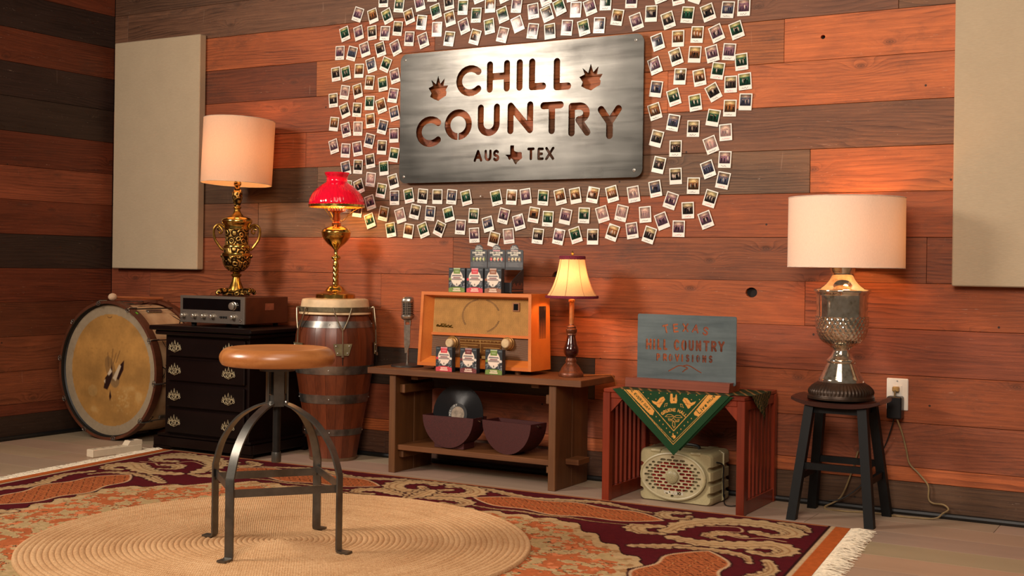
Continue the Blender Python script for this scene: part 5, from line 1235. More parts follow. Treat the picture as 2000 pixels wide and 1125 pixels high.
MB().lathe(smooth_prof(prof_px([(673, 132), (640, 132), (590, 133), (556, 136)], 1105, K), 4) + smooth_prof(prof_px([(546, 146), (538, 148), (531, 146)], 1105, K), 2) + smooth_prof(prof_px([(527, 126), (508, 94), (480, 68), (450, 58), (430, 64), (405, 72)], 1105, K), 4), 64, cap=False).build('glass_urn', M_MERC, ml, True, 60)
MB().lathe([(.010, .46), (.010, .70)], 12).build('harp_stem', M_BRASS, ml, True)
M_SHW = shade_mat('white_shade', (236, 214, 194), (255, 206, 160), 520, .09)
sh = MB().lathe([(.2065, .476), (.2075, .476), (.2065, .730), (.2055, .730)], 80, cap=False).build('drum_shade', M_SHW, ml, True, 50, loc=(.014, -.010, 0))
for z, nm in ((.477, 'bottom_ring'), (.729, 'top_ring')): MB().tube([(.2068 * cos(a), .2068 * sin(a), z) for a in np.linspace(0, 2 * pi, 73)], .0016, 6, False).build(nm, plain('shade_trim', (216, 196, 180), .8), sh, True)
for k in range(3):
    a = 2 * pi * k / 3 + .5; MB().tube([(-.014, .010, .715), (.206 * cos(a), .206 * sin(a), .722)], .0015, 6).build('shade_spider', M_BRASS, sh)
bulb(ml, .58, .028, 4.0, WARM, (.035, 0, .60))

# ================================================================== outlet, plugs, cords
M_WPL = plain('white_plastic', (232, 222, 208), .35, 0, .03)
ox_, oz_ = -1.050, .384
ou = thing('wall_outlet', 'white wall outlet plate on the planks right of the black stool', 'outlet', (ox_, WY, oz_))
MB().box((-.0395, -.006, 0), (.0395, 0, .119), .003).build('cover_plate', M_WPL, ou); MB().box((-.017, -.0085, .026), (.017, -.0058, .093), .001).build('receptacle', M_WPL, ou)
MB().lathe([(.003, -.0068), (.003, -.0058)], 10, axis='y').build('cover_screw', M_SCREW, ou, loc=(0, 0, .109))
M_CORD = plain('gold_cord', (136, 114, 78), .35)
pg = thing('lamp_plug', 'tan lamp plug with a brown cord in the wall outlet', 'plug', (ox_ - .002, WY - .0087, oz_ + .080))
MB().box((-.012, -.022, -.009), (.012, 0, .009), .003).build('plug_body', plain('tan_plug', (196, 156, 92), .45), pg)
cord = [(ox_ - .002, .020, oz_ + .075), (ox_ - .001, .006, oz_ + .05), (ox_ + .004, .004, oz_ - .01), (ox_ + .022, .03, .305), (ox_ + .038, .034, .24), (ox_ + .05, .036, .19), (ox_ + .085, .036, .155), (ox_ + .118, .036, .115), (ox_ + .120, .034, .070), (ox_ + .135, .03, .054), (ox_ + .175, .024, .053), (ox_ + .195, .012, .040), (ox_ + .178, -.002, .026), (ox_ + .15, -.012, .006), (ox_ + .06, -.03, .004), (ox_ - .08, -.025, .004), (ox_ - .17, -.05, .004), (ox_ - .25, -.02, .004), (ox_ - .20, .015, .04), (ox_ - .165, .03, .13), (ox_ - .14, .035, .22)]
MB().tube([Vector(p) - Vector(pg.location) for p in spline(cord, 6)], .0033, 7).build('cord', M_CORD, pg, True)
ad = thing('power_adapter', 'black power adapter plugged into the lower socket of the outlet', 'adapter', (ox_ - .001, WY - .0087, oz_ - .018))
MB().box((-.027, -.045, -.010), (.027, 0, .072), .004).build('adapter_body', plain('adapter_black', (20, 20, 22), .35), ad)
MB().tube([Vector(p) - Vector(ad.location) for p in spline([(ox_ - .004, .02, oz_ - .02), (ox_ - .012, .025, .33), (ox_ - .04, .036, .25), (ox_ - .075, .037, .19), (ox_ - .12, .03, .10), (ox_ - .19, .01, .04), (ox_ - .24, .0, .028)], 6)], .0024, 6).build('cord', M_CABLE, ad, True)

# ================================================================== chest of drawers
M_DARKW = wood('ebonised_wood', (9, 4, 4), (26, 11, 8), axis=0, ring=3, rough=.36, fine=.6, coat=.06, bump=.0003)
M_DARKW.node_tree.nodes['Principled BSDF'].inputs['Specular IOR Level'].default_value = .22
M_PULL = plain('antique_brass', (196, 180, 144), .42, .55, .15, 80)
cx0, cx1, cyf, cyb = -4.395, -3.866, -.370, .012
ch = thing('chest_of_drawers', 'black wooden chest of four drawers under the stereo receiver', 'chest', ((cx0 + cx1) / 2, -.18, 0)); o_ = Vector(((cx0 + cx1) / 2, -.18, 0))
def Cb(x0, x1, y0, y1, z0, z1, nm, bev=.003, par=None): return MB().box(Vector((x0, y0, z0)) - o_, Vector((x1, y1, z1)) - o_, bev).build(nm, M_DARKW, par or ch)
Cb(cx0, cx1, cyf, cyb, .070, .552, 'carcass')
Cb(-4.462, -3.818, -.418, cyb + .008, .575, .597, 'chest_top', .005); Cb(-4.440, -3.838, -.400, cyb + .004, .5525, .5745, 'top_moulding', .006)
pw0, pw1, pyf = -4.447, -3.832, -.392
for args in (((pw0, pw1, pyf, pyf + .02, .022, .064), 'plinth_front'), ((pw0, pw0 + .02, pyf + .0205, cyb, .022, .064), 'plinth_side'), ((pw1 - .02, pw1, pyf + .0205, cyb, .022, .064), 'plinth_side')): Cb(*args[0], args[1], .002)
Cb(pw0 + .012, pw1 - .012, pyf + .010, cyb, .0645, .0785, 'base_moulding', .004)
for x, s_ in ((pw0, 1), (pw1, -1)):
    for y0, y1 in ((pyf, pyf + .02), (cyb - .02, cyb)):
        a = x - o_.x; MB().prism([(a, 0), (a + s_ * .065, 0), (a + s_ * .080, .010), (a + s_ * .10, .014), (a + s_ * .115, .0215), (a, .0215)], y0 - o_.y, y1 - o_.y).build('bracket_foot', M_DARKW, ch)
# pierced bat-wing pull
PULL = []
for cx_, cz_, r_, h in ((0, .004, .0075, .030), (-.017, .002, .0065, .022), (.017, .002, .0065, .022), (-.029, -.004, .005, .017), (.029, -.004, .005, .017)):
    PULL.append([(cx_ - r_, cz_), (cx_ - r_ * .35, cz_ + h * .55), (cx_, cz_ + h), (cx_ + r_ * .35, cz_ + h * .55), (cx_ + r_, cz_)])
PULL += ([arc(0, -.006, .026, .018, 190, 350, 16), arc(0, -.006, .014, .012, 0, 360, 20), arc(-.016, -.006, .010, .010, 0, 360, 16), arc(.016, -.006, .010, .010, 0, 360, 16), [(-.032, -.004), (-.012, .004), (.012, .004), (.032, -.004)], [(0, -.018), (0, .006)], arc(-.031, -.010, .004, .005, 0, 360, 10), arc(.031, -.010, .004, .005, 0, 360, 10), [(-.010, -.022), (0, -.027), (.010, -.022)]])
m = MB()
for pl_ in PULL: m.tube([(x_, -.0012, z_) for x_, z_ in pl_], .0013, 5)
pull_me = m.mesh('pull_plate', M_PULL, True)
bail_me = MB().tube(spline([(-.020, -.004, -.001), (-.020, -.010, -.004), (-.015, -.012, -.014), (0, -.013, -.019), (.015, -.012, -.014), (.020, -.010, -.004), (.020, -.004, -.001)], 4), .0016, 6).mesh('bail_handle', M_PULL, True)
for k, (za, zb) in enumerate(((.452, .541), (.335, .440), (.211, .322), (.086, .199))):
    dr = Cb(cx0 + .022, cx1 - .016, cyf - .016, cyf - .0005, za, zb, 'drawer', .004)
    for px in (342, 447.5):
        x = atY(px, 700, cyf - .016).x - o_.x; zc = (za + zb) / 2
        p = link('pull_plate', pull_me, dr, (x, cyf - .0178 - o_.y, zc)); p.scale = (1.12, 1, .95); link('bail_handle', bail_me, dr, (x, cyf - .0178 - o_.y, zc))

# stereo receiver
rc = thing('stereo_receiver', 'silver-faced stereo receiver in a walnut case on the black chest', 'receiver', (-4.141, -.17, .597)); M_WALN = wood('walnut_case', (48, 22, 12), (92, 46, 26), axis=0, ring=4, rough=.4, fine=.8)
M_SILV = plain('brushed_aluminium', (130, 120, 110), .38, .7, .05, 200); M_GLS = plain('dark_glass', (6, 6, 8), .08, 0, .1)
MB().box((-.198, -.148, .016), (.198, .155, .142), .002).build('walnut_case', M_WALN, rc)
fp = MB().box((-.204, -.160, .016), (.204, -.1485, .145), .0015).build('faceplate', M_SILV, rc)
MB().box((-.185, -.1608, .078), (.180, -.1595, .132)).build('dial_window', M_GLS, rc)
for x in (-.15, .15):
    for y in (-.12, .12): MB().lathe([(.012, 0), (.014, .0165)], 12).build('foot', M_BLK, rc, loc=(x, y, 0))
def knob(x, z, r, d): MB().lathe([(r * 1.12, 0), (r * 1.12, -d * .2), (r, -d * .25), (r * .94, -d * .95), (r * .8, -d), (.0001, -d)], 22, axis='y').build('knob', plain('knob_silver', (206, 196, 180), .25, .85, .04), rc, True, loc=(x, -.1605, z))
knob(.138, .101, .018, .018)
for x in (-.178, -.108, -.048, .008, .138): knob(x, .048, .0105, .020)
for x in (.055, .071, .087): MB().box((x, -.166, .043), (x + .010, -.1602, .051)).build('toggle', M_BLK, rc)
for x in (-.178, -.108, -.048, .008, .138): MB().box((x - .012, -.1606, .066), (x + .012, -.1601, .068)).build('printed_legend', plain('legend_dark', (70, 64, 60), .6), rc)
MB().lathe([(.0065, 0), (.0065, -.002), (.0035, -.0022), (.003, .001), (.0001, .001)], 16, axis='y').build('headphone_jack', M_CHROME, rc, True, loc=(.181, -.1602, .034))
MB().box((.1982, -.01, .080), (.1988, .052, .112)).build('side_sticker', plain('sticker_brown', (140, 78, 54), .6), rc)

# ================================================================== brass urn lamp
K = .000883
bl = thing('brass_urn_lamp', 'ornate brass urn lamp with cream drum shade on the stereo receiver', 'lamp', (-4.141, -.165, .597 + .1425), radians(32))
t = NT('embossed_brass'); v = t.obj((1, 1, 1), False)
vo = t.new('ShaderNodeTexVoronoi', feature='F1'); t.link(v, vo.inputs['Vector']); vo.inputs['Scale'].default_value = 30
dn = t.noise(v, 60, 2); h_ = t.math('ADD', t.math('MULTIPLY_ADD', t.math('SINE', t.math('MULTIPLY_ADD', vo.outputs[0], 17.0, t.math('MULTIPLY', dn, 5.0))), .42, .42), t.math('MULTIPLY', dn, .2))
t.set(Base_Color=t.ramp(h_, [(.15, lin((34, 24, 12))), (.5, lin((122, 90, 40))), (.9, lin((200, 162, 90)))]), Metallic=.9, Roughness=.30); t.bump(h_, .8, .004); M_EMB = t.m
M_POL = plain('polished_brass', (214, 178, 96), .16, 1.0, .12, 25)
MB().lathe(prof_px([(1030, 44), (1018, 42), (1000, 34), (975, 24), (955, 20), (946, 28), (938, 28), (934, 18), (926, 24)], 1058, K), 36).build('stem_foot', M_BRASS, bl, True, 50)
MB().lathe(smooth_prof(prof_px([(928, 22), (920, 40), (900, 63), (870, 75), (838, 78)], 1058, K), 4), 48, cap=False).build('lower_bowl', M_EMB, bl, True, 60)
MB().lathe(prof_px([(840, 79), (834, 81), (824, 80), (820, 73)], 1058, K), 48).build('band', M_POL, bl, True, 50)
MB().lathe(prof_px([(822, 71), (792, 69)], 1058, K), 48).build('frieze', M_EMB, bl, True)
MB().lathe(prof_px([(793, 72), (788, 73), (778, 70), (775, 64)], 1058, K), 48).build('band', M_POL, bl, True, 50)
MB().lathe(prof_px([(777, 63), (740, 63), (700, 65), (690, 66)], 1058, K), 48).build('urn_body', M_EMB, bl, True)
MB().lathe(prof_px([(692, 68), (684, 70), (676, 68), (665, 74), (656, 82), (648, 84), (640, 82), (630, 72), (624, 50), (618, 34)], 1058, K), 48).build('urn_lid', M_POL, bl, True, 60)
MB().lathe(smooth_prof(prof_px([(620, 36), (605, 24), (590, 17), (580, 17)], 1058, K), 3) + prof_px([(577, 22), (570, 22), (566, 16)], 1058, K), 32).build('neck', M_BRASS, bl, True, 60)
MB().lathe(smooth_prof(prof_px([(567, 15), (545, 22), (515, 28), (490, 27), (472, 17), (452, 14)], 1058, K), 4) + prof_px([(450, 20), (436, 20), (428, 14), (330, 9)], 1058, K), 32).build('finial_stem', M_EMB, bl, True, 60)
for s_ in (-1, 1):
    p = [(s_ * r * K, 0, (1058 - y) * K) for r, y in ((66, 690), (82, 672), (104, 668), (122, 685), (126, 715), (118, 750), (102, 775), (86, 796), (72, 806))]
    hd_ = MB().tube(spline(p, 5), [.0062] * 41, 8).build('handle', M_BRASS, bl, True)
    p2 = [(s_ * r * K, 0, (1058 - y) * K) for r, y in ((100, 672), (84, 690), (80, 708), (92, 716), (98, 705))]
    MB().tube(spline(p2, 5), .0040, 7).build('handle_scroll', M_BRASS, hd_, True)
    MB().ball((s_ * 100 * K, 0, (1058 - 690) * K), .008, 10, 7, (1, .7, 1.2)).build('handle_leaf', M_EMB, hd_, True)
    MB().ball((s_ * 80 * K, 0, (1058 - 840) * K), .007, 10, 7, (1, 1, 1.3)).build('boss', M_EMB, bl, True)
for k in range(4):
    a = pi / 4 + k * pi / 2; d = Vector((cos(a), sin(a), 0))
    MB().tube([d * .02 + Vector((0, 0, .024))] + spline([d * .045 + Vector((0, 0, .022)), d * .075 + Vector((0, 0, .026)), d * .098 + Vector((0, 0, .022)), d * .108 + Vector((0, 0, .008))], 5), [.016, .016, .0155, .015, .0145, .014, .0135, .0135, .0135, .013, .013, .012, .0115, .011, .010, .009, .0078][:17], 10).build('scroll_foot', M_EMB, bl, True)
MB().lathe([(.060, .004), (.064, .010), (.052, .026), (.036, .032)], 40, rf=lambda a, z, r: 1 + .18 * cos(4 * a + pi)).build('foot_plate', M_EMB, bl, True)
M_SHC = shade_mat('cream_shade', (222, 190, 162), (255, 190, 140), 420, .16)
sh = MB().lathe([(.1680, .542), (.1690, .542), (.1705, .853), (.1695, .853)], 72, cap=False).build('drum_shade', M_SHC, bl, True, 50)
for z, r_, nm in ((.543, .1688, 'bottom_ring'), (.852, .1703, 'top_ring')): MB().tube([(r_ * cos(a), r_ * sin(a), z) for a in np.linspace(0, 2 * pi, 65)], .0015, 6, False).build(nm, plain('shade_trim2', (214, 190, 166), .8), sh, True)
for k in range(3):
    a = 2 * pi * k / 3 + .2; MB().tube([(0, 0, .80), (.169 * cos(a), .169 * sin(a), .845)], .0014, 6).build('shade_spider', M_BRASS, sh)
Rm = Matrix.Rotation(radians(-1.4), 3, 'X') @ Matrix.Rotation(radians(2.0), 3, 'Y'); pv = Vector((0, 0, .70)); sh.rotation_euler = Rm.to_euler(); sh.location = pv - Rm @ pv
bulb(bl, .69, .028, 2.0, (1.0, .58, .25))

# ================================================================== bass drum and mallet
DR = .350; dx, dyf, dyb = -4.862, -.315, .020
bdm = thing('bass_drum', 'old marching bass drum with torn amber head in the corner', 'drum', (dx, -.15, 0)); oy = -.15; zc = DR
M_HOOP = wood('drum_hoop', (62, 30, 16), (118, 62, 34), axis=1, ring=2, rough=.5); M_HOOPB = plain('hoop_black', (22, 20, 18), .5)
def ringp(r0, r1, y0, y1): return [(r0, y0), (r1, y0), (r1, y1), (r0, y1), (r0, y0)]
MB().lathe(ringp(.336, .350, dyf - oy, dyf + .040 - oy), 72, c=(0, 0, zc), axis='y', cap=False).build('front_hoop', M_HOOP, bdm, True, 50)
MB().lathe(ringp(.336, .350, dyb - .040 - oy, dyb - oy), 72, c=(0, 0, zc), axis='y', cap=False).build('rear_hoop', M_HOOP, bdm, True, 50)
t = NT('crackled_shell'); v = t.obj((1, 1, 1), False); cr = t.new('ShaderNodeTexVoronoi', feature='DISTANCE_TO_EDGE'); t.link(v, cr.inputs['Vector']); cr.inputs['Scale'].default_value = 11
msk = t.math('GREATER_THAN', t.noise(v, 5, 3), .55); ck = t.math('MULTIPLY', t.math('LESS_THAN', cr.outputs[0], .028), msk)
t.set(Base_Color=t.mix(ck, t.ramp(t.noise(v, 8, 4), [(.3, lin((172, 130, 92))), (.7, lin((214, 176, 134)))]), lin((34, 24, 18))), Roughness=.6)
MB().lathe([(.326, dyf + .035 - oy), (.326, dyb - .035 - oy)], 72, c=(0, 0, zc), axis='y', cap=False).build('shell', t.m, bdm, True)
MB().lathe([(.334, dyf + .014 - oy), (.334, dyf + .058 - oy)], 72, c=(0, 0, zc), axis='y', cap=False).build('flesh_hoop', M_HOOPB, bdm, True)
P = Paint(-1, 1, -1, 1, .0115, (158, 140, 114)); u, v = P.X.copy(), P.Y.copy(); P.X = u * np.sqrt(1 - v * v / 2); P.Y = v * np.sqrt(1 - u * u / 2); P.px = .012
P.sl = lambda b, m: (slice(None), slice(None)); rr = np.hypot(P.X, P.Y)
nz = vnoise(P.X, P.Y, .35, 5) * .6 + vnoise(P.X, P.Y, .12, 6) * .4
P.img *= (.92 + .14 * nz)[..., None]
am = np.array((172, 126, 66))[None, None] * (.84 + .30 * nz)[..., None]; inn = rr < .845; P.img[inn] = am[inn]
f = np.clip((nz - .62) / .1, 0, 1) * (rr < .84) * (P.Y < -.15); P.img = P.img * (1 - f[..., None] * .35) + np.array((196, 170, 120)) * f[..., None] * .35
P.ell(-.38, -.33, .10, .09, (182, 152, 100), .35)
for q in range(60): P.ell(rng.normal(.28, .12), rng.normal(-.45, .10), rng.uniform(.006, .022), rng.uniform(.006, .018), (196, 166, 112), .35)
for q in range(40): P.ell(rng.normal(0, .35), rng.normal(.1, .35), rng.uniform(.004, .03), rng.uniform(.004, .02), (140, 98, 48), .25)
P.ell(0, .02, .10, .20, (112, 84, 52), .55, .4); P.ell(.10, -.14, .10, .12, (100, 84, 66), .5)
P.poly([(.08, -.10), (.20, .08), (.29, .16), (.28, .02), (.18, -.14)], (38, 14, 10)); P.poly([(-.14, -.28), (-.11, -.12), (0, -.02), (.03, .10), (.05, -.08), (.0, -.20), (-.06, -.30)], (40, 18, 12)); P.poly([(-.02, -.40), (.0, -.30), (.03, -.40), (.0, -.46)], (44, 22, 14))
P.poly([(.05, -.12), (.19, .10), (.23, .07), (.12, -.16)], (198, 176, 146)); P.poly([(-.06, -.06), (0, .03), (.04, -.02), (-.03, -.09)], (206, 186, 158)); P.poly([(-.14, -.17), (-.10, -.14), (-.11, -.21)], (200, 180, 150))
P.stroke([[(.02, .10), (.05, .32)], [(-.04, .05), (-.06, .26)], [(.12, .12), (.20, .30)], [(.06, .10), (.12, .26)]], .006, (96, 66, 40), .8); P.stroke([arc(-.03, .82, .05, .03, 200, 340, 8)], .004, (90, 62, 34))
P.build('batter_head', paint_mat('calfskin', .55, .3), bdm, lambda X, Y: (X * .332, np.full(X.shape, dyf + .026 - oy), zc + Y * .334))
MB().lathe([(.3285, dyf + .0255 - oy), (.3355, dyf + .018 - oy), (.3358, dyf + .002 - oy)], 72, c=(0, 0, zc), axis='y', cap=False).build('hoop_inner_shade', M_HOOPB, bdm, True)  # black ring standing in for the shade inside the front hoop
M_LUG = plain('nickel_lug', (150, 146, 138), .30, .9, .15, 60)
for k in range(10):
    a = radians(100 - 36 * k); d = Vector((cos(a), 0, sin(a)))
    def W(r, y): return d * r + Vector((0, y - oy, zc))
    cl = MB().tube([W(.338, dyf - .006), W(.348, dyf - .008), W(.3535 if k not in (5,) else .351, dyf + .004), W(.353 if k != 5 else .350, dyf + .05)], .0042, 7).build('claw_hook', M_LUG, bdm, True)
    MB().tube([W(.347, dyf + .045), W(.347, dyb - .045)], .0034, 7).build('tension_rod', M_HOOPB if k % 2 else M_LUG, bdm, True)
    e = Vector((-sin(a), 0, cos(a))); MB().tube([W(.343, dyf + .0) + e * (.014 * cos(b)) + d * (.010 * sin(b) - .002) + Vector((0, -.006, 0)) for b in np.linspace(0, 2 * pi, 13)], .0018, 5, False).build('claw_loop', M_LUG, cl, True)
    MB().box((-.010, -.05, -.006), (.010, .05, .006), .004).xf(Matrix.Translation(d * .332 + Vector((0, -.14 - oy, zc))) @ Matrix.Rotation(-(a - pi / 2), 4, 'Y')).build('lug', M_LUG, bdm)
a = radians(57); MB().box((-.008, -.004, 0), (.008, .004, .0008)).xf(Matrix.Translation((.3502 * cos(a), dyf + .018 - oy, zc + .3502 * sin(a))) @ Matrix.Rotation(-(a - pi / 2), 4, 'Y')).build('green_sticker', plain('sticker_green', (96, 190, 40), .6), bdm)
ma = thing('drum_mallet', 'wooden drum mallet with cream felt head lying on the bass drum', 'mallet', (dx + .01, -.29, 2 * DR + .0195))
MB().ball((0, 0, 0), .021, 16, 10, (1, 1.1, .92)).build('felt_head', plain('felt_cream', (206, 172, 140), .95, 0, .1, 200, .002), ma, True)
MB().tube([(0, 0, -.002), (.040, .30, -.011)], [.0065, .0085], 10).build('mallet_stick', wood('stick_wood', (150, 82, 46), (196, 116, 70), axis=1, ring=2, rough=.5), ma, True)

# ================================================================== barrel conga and brass student lamp
cg = thing('barrel_conga', 'wooden stave conga drum with steel bands beside the black chest', 'drum', (-3.566, -.125, 0)); KS = .742 / 1002
def cz(y): return (1072 - y) * KS
M_STAVE = wood('conga_stave', (66, 28, 13), (138, 66, 34), axis=2, ring=4, rough=.38, fine=.8, coat=.2); M_BANDS = plain('steel_band', (140, 135, 128), .34, .9, .25, 20)
RP = [(1072, 143), (1050, 147), (960, 162), (880, 176), (780, 194), (700, 208), (600, 224), (530, 236), (480, 243), (430, 246), (360, 246), (300, 242), (240, 230), (200, 216), (168, 204)]
def rad_at(y):
    for (ya, ra), (yb_, rb) in zip(RP[:-1], RP[1:]):
        if yb_ <= y <= ya: return (ra + (rb - ra) * (ya - y) / (ya - yb_)) * KS
    return RP[0][1] * KS
prof = [(r * KS, cz(y)) for y, r in RP]; NS = 22
for k in range(NS):
    g = .0028; a0 = 2 * pi * k / NS + g; a1 = 2 * pi * (k + 1) / NS - g; m = MB(); outp = prof; n = 3
    vs = []; fs = []
    for r_, z in prof + [(r_ - .012, z) for r_, z in prof[::-1]]:
        for i in range(n + 1): a = a0 + (a1 - a0) * i / n; vs.append((r_ * cos(a), r_ * sin(a), z))
    L_ = len(prof) * 2
    for j in range(L_):
        j2 = (j + 1) % L_
        for i in range(n): fs.append((j * (n + 1) + i, j * (n + 1) + i + 1, j2 * (n + 1) + i + 1, j2 * (n + 1) + i))
    for e in (0, n):
        for j in range(len(prof) - 1): fs.append((j * (n + 1) + e, (j + 1) * (n + 1) + e, (L_ - 2 - j) * (n + 1) + e, (L_ - 1 - j) * (n + 1) + e))
    m.add(vs, fs).build('stave', M_STAVE, cg, True, 40)
def band(ya, yb_, mat=M_BANDS, off=.0022, nm='band'):
    p = [(rad_at(y) + off, cz(y)) for y in np.linspace(ya, yb_, 4)]; return MB().lathe(p + [(r - .004, z) for r, z in p[::-1]] + [p[0]], 64, cap=False).build(nm, mat, cg, True, 40)
for ya, yb_ in ((245, 205), (530, 478), (710, 657), (910, 870)):
    b_ = band(ya, yb_); 
    for k in range(4): a = -1.05 + k * 1.62; ym = (ya + yb_) / 2; MB().ball(((rad_at(ym) + .0022) * cos(a), (rad_at(ym) + .0022) * sin(a), cz(ym)), .0035, 8, 6).build('rivet', M_SCREW, b_, True)
band(1072, 1052, plain('rubber_foot_ring', (120, 92, 66), .7), .003, 'foot_ring')
MB().lathe([(rad_at(1060) - .003, .002), (.0001, .002)], 40, cap=False).build('base_disc', M_BLK, cg)
M_SKIN = plain('rawhide', (222, 190, 146), .55, 0, .12, 14)
MB().lathe(smooth_prof([(.0001, cz(70)), (.120, cz(70)), (.146, cz(73)), (.153, cz(82)), (.158, cz(118)), (.163, cz(152)), (.166, cz(164)), (.160, cz(168))], 4), 56, cap=False).build('drum_head', M_SKIN, cg, True, 60)
MB().lathe([(.1615, cz(152)), (.1650, cz(120)), (.1685, cz(120)), (.1685, cz(148)), (.1615, cz(154))], 56, cap=False).build('tension_ring', plain('tarnished_ring', (122, 110, 84), .45, .7, .2, 30), cg, True, 40)
M_ROD = plain('nickel_rod', (168, 154, 128), .28, .9, .12)
for k in range(5):
    a = radians(-41 + 72 * k); d = Vector((cos(a), sin(a), 0)); e = Vector((-sin(a), cos(a), 0))
    def C_(r, w_, y): return d * r + e * w_ + Vector((0, 0, cz(y)))
    hk = MB()
    for s_ in (-1, 1): hk.tube(spline([C_(.166, s_ * .040, 128), C_(.172, s_ * .041, 122), C_(.176, s_ * .040, 132), C_(.182, s_ * .026, 190), C_(.188, s_ * .006, 248), C_(.189, 0, 262)], 4), .0032, 7)
    hk.build('tension_hook', M_ROD, cg, True)
    MB().tube([C_(.189, 0, 250), C_(.191, 0, 330), C_(.194, 0, 415)], .0036, 8).build('tension_rod', M_ROD, cg, True)
    MB().tube([C_(.194, 0, 412), C_(.195, 0, 470)], .0022, 6).build('rod_thread', M_DARKM, cg, True)
    MB().tube([C_(.195, 0, 405), C_(.1955, 0, 422)], .0062, 6).build('lug_nut', M_ROD, cg)
    ang = a + pi / 2; pl = MB().prism([(-.043, .026), (.043, .026), (.028, -.027), (-.028, -.027)], -.002, .002).xf(Matrix.Translation(C_(.1878, 0, 375)) @ Matrix.Rotation(ang, 4, 'Z')).build('side_plate', plain('plate_brass', (150, 138, 104), .4, .7), cg)
    for s_ in (-1, 1):
        for zz in (.016, -.016): MB().ball(tuple(C_(.190, s_ * (.030 if zz > 0 else .022), 375) + Vector((0, 0, zz))), .0042, 8, 6).build('plate_screw', M_SCREW, pl, True)

K = .000843
rl = thing('student_lamp', 'polished brass lamp with ribbed red glass shade on the conga', 'lamp', (-3.566, -.125, cz(70) + .0005), radians(30))
MB().lathe(prof_px([(1077, 108), (1056, 108), (1050, 100), (1048, 84), (1044, 76)], 1077, K), 48).build('lamp_base', M_POL, rl, True, 40)
MB().lathe(smooth_prof(prof_px([(1045, 74), (1035, 58), (1015, 42), (1006, 28)], 1077, K), 4) + prof_px([(1002, 18), (996, 18)], 1077, K), 40).build('base_dome', M_POL, rl, True, 60)
pr = [(.0145 * .9, (1077 - y) * K) for y in np.linspace(998, 888, 40)]
MB().lathe(pr, 28, rf=lambda a, z, r: 1 + .10 * sin(4 * a + z * 260)).build('twisted_column', M_POL, rl, True, 80)
MB().lathe(prof_px([(890, 14), (882, 16), (876, 11), (866, 13), (860, 24), (852, 26), (846, 22), (838, 11), (822, 10), (808, 12)], 1077, K), 28).build('column_knop', M_POL, rl, True, 60)
MB().lathe(smooth_prof(prof_px([(810, 12), (795, 26), (775, 50), (745, 73), (722, 79)], 1077, K), 4) + prof_px([(716, 81), (712, 81)], 1077, K) + smooth_prof(prof_px([(708, 78), (696, 70), (684, 46), (678, 24)], 1077, K), 4), 48).build('font_reservoir', M_POL, rl, True, 60)
MB().lathe(prof_px([(680, 22), (672, 26), (662, 26), (656, 17), (648, 17), (642, 22), (612, 19), (604, 24), (600, 44), (596, 46)], 1077, K), 32).build('burner', plain('copper_burner', (206, 120, 70), .25, .9, .1), rl, True, 50)
cm = MB()
for k in range(20):
    a = 2 * pi * k / 20; b = a + pi / 20; r_ = 46 * K; cm.tube([(r_ * cos(a), r_ * sin(a), 481 * K), (r_ * 1.06 * cos(a), r_ * 1.06 * sin(a), 500 * K), (r_ * 1.06 * cos(b), r_ * 1.06 * sin(b), 506 * K), (r_ * 1.06 * cos(b + .1), r_ * 1.06 * sin(b + .1), 498 * K)], .0012, 5)
cm.build('gallery_crown', plain('copper_crown', (220, 120, 66), .3, .8), rl, True)
for k in range(3):
    a = pi * k * 2 / 3 ; MB().tube(spline([(22 * K * cos(a), 22 * K * sin(a), 428 * K), (36 * K * cos(a), 36 * K * sin(a), 426 * K), (70 * K * cos(a), 70 * K * sin(a), 462 * K), (110 * K * cos(a), 110 * K * sin(a), 490 * K), (149 * K * cos(a), 149 * K * sin(a), 504 * K)], 5), .0019, 6).build('shade_arm', M_POL, rl, True)
MB().lathe([(149 * K, 500 * K), (153 * K, 502 * K), (153 * K, 514 * K), (150 * K, 516 * K)], 64, cap=False).build('shade_ring', M_POL, rl, True, 40)
t = NT('ruby_glass'); t.set(Base_Color=lin((206, 10, 50)), Roughness=.10); t.b.inputs['Coat Weight'].default_value = .6
tr = t.new('ShaderNodeBsdfTranslucent'); tr.inputs[0].default_value = lin((255, 20, 40)); mx = t.new('ShaderNodeMixShader'); mx.inputs[0].default_value = .08
t.link(t.b.outputs[0], mx.inputs[1]); t.link(tr.outputs[0], mx.inputs[2]); t.link(mx.outputs[0], t.out.inputs[0])
dome = smooth_prof(prof_px([(562, 150), (548, 150), (520, 141), (490, 122), (462, 92), (444, 68), (436, 58)], 1077, K), 5) + smooth_prof(prof_px([(430, 56), (418, 56), (410, 58), (396, 66), (386, 69)], 1077, K), 3)
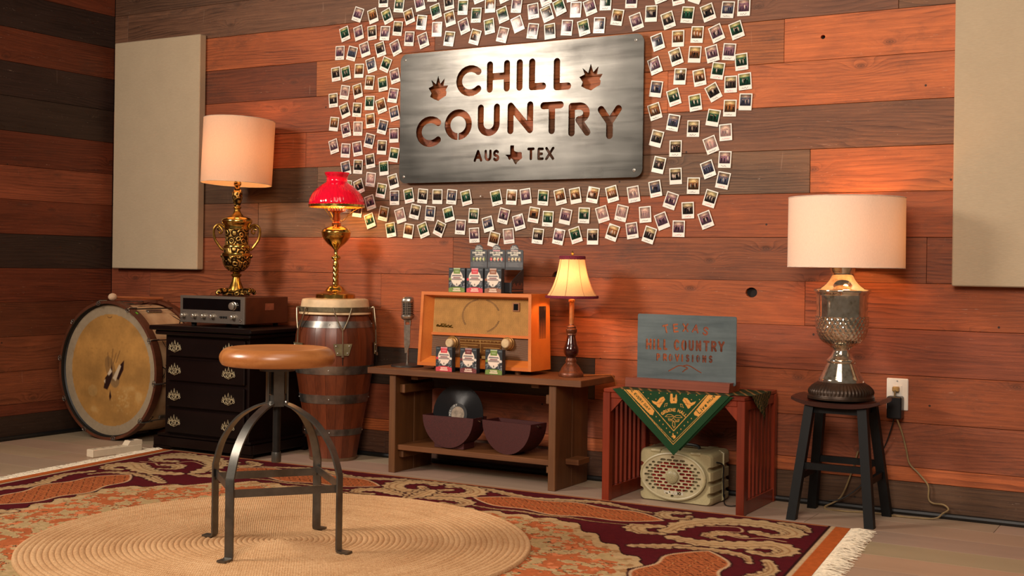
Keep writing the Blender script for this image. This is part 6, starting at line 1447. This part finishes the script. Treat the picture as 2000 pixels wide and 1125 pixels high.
sh = MB().lathe(dome, 180, cap=False, rf=lambda a, z, r: 1 + (.016 * abs(sin(24 * a + (z - .43) * 34)) if r > .062 else 0)).build('ruby_shade', t.m, rl, True, 80)
MB().lathe([(r - .0035, z) for r, z in dome[:30]], 64, cap=False).build('opal_lining', shade_mat('opal_glass', (250, 222, 170), (255, 220, 150), 50, .45), sh, True, 80)
bulb(rl, 0, .019, 4.2, (1.0, .60, .26), (0, 0, 560 * K))

# ================================================================== power strip
ps = thing('power_strip', 'white power strip lying along the left edge of the Persian rug', 'power strip', (-4.468, -.610, 0), radians(-7)); M_PS = plain('ivory_plastic', (226, 208, 180), .4, 0, .03)
MB().box((-.024, -.135, 0), (.024, .135, .036), .003).build('strip_body', M_PS, ps); MB().prism([(.055, .0362), (.070, .056), (.135, .056), (.135, .0362)], -.022, .022, 'yz').build('switch_housing', M_PS, ps)
MB().box((-.008, .080, .0562), (.008, .100, .058)).build('rocker_switch', M_BLK, ps)
for k in range(4):
    for s_ in (-1, 1): MB().box((s_ * .006 - .0012, -.11 + k * .042, .0361), (s_ * .006 + .0012, -.098 + k * .042, .0365)).build('socket_slot', M_BLK, ps)
MB().tube(spline([(0, .134, .018), (.015, .17, .008), (.035, .185, .006), (.03, .22, .006), (-.02, .30, .006), (-.04, .42, .006), (.0, .52, .006)], 5), .0045, 7).build('power_cord', M_PS, ps, True)

# push pins left in the planks
M_PIN = plain('pin_white', (236, 230, 220), .3)
for px, py, lab in ((1331, 140, 'white push pin over a photo right of the steel sign'), (939.5, 383.5, 'white push pin in the gap between photos under the steel sign'), (652, 507, 'tiny white push pin in the planks beside the brass column lamp')):
    p = atY(px, py, WY - .006); r_ = .0062 if px > 1000 else .0036
    t = thing('push_pin', lab, 'push pin', (p.x, p.y, p.z), 0, 'push pins in the plank wall')
    MB().ball((0, -.004, 0), r_, 12, 8, (1, .7, 1)).build('pin_head', M_PIN, t, True); MB().tube([(0, 0, 0), (0, .005, 0)], .0008, 6).build('pin_shaft', M_SCREW, t)
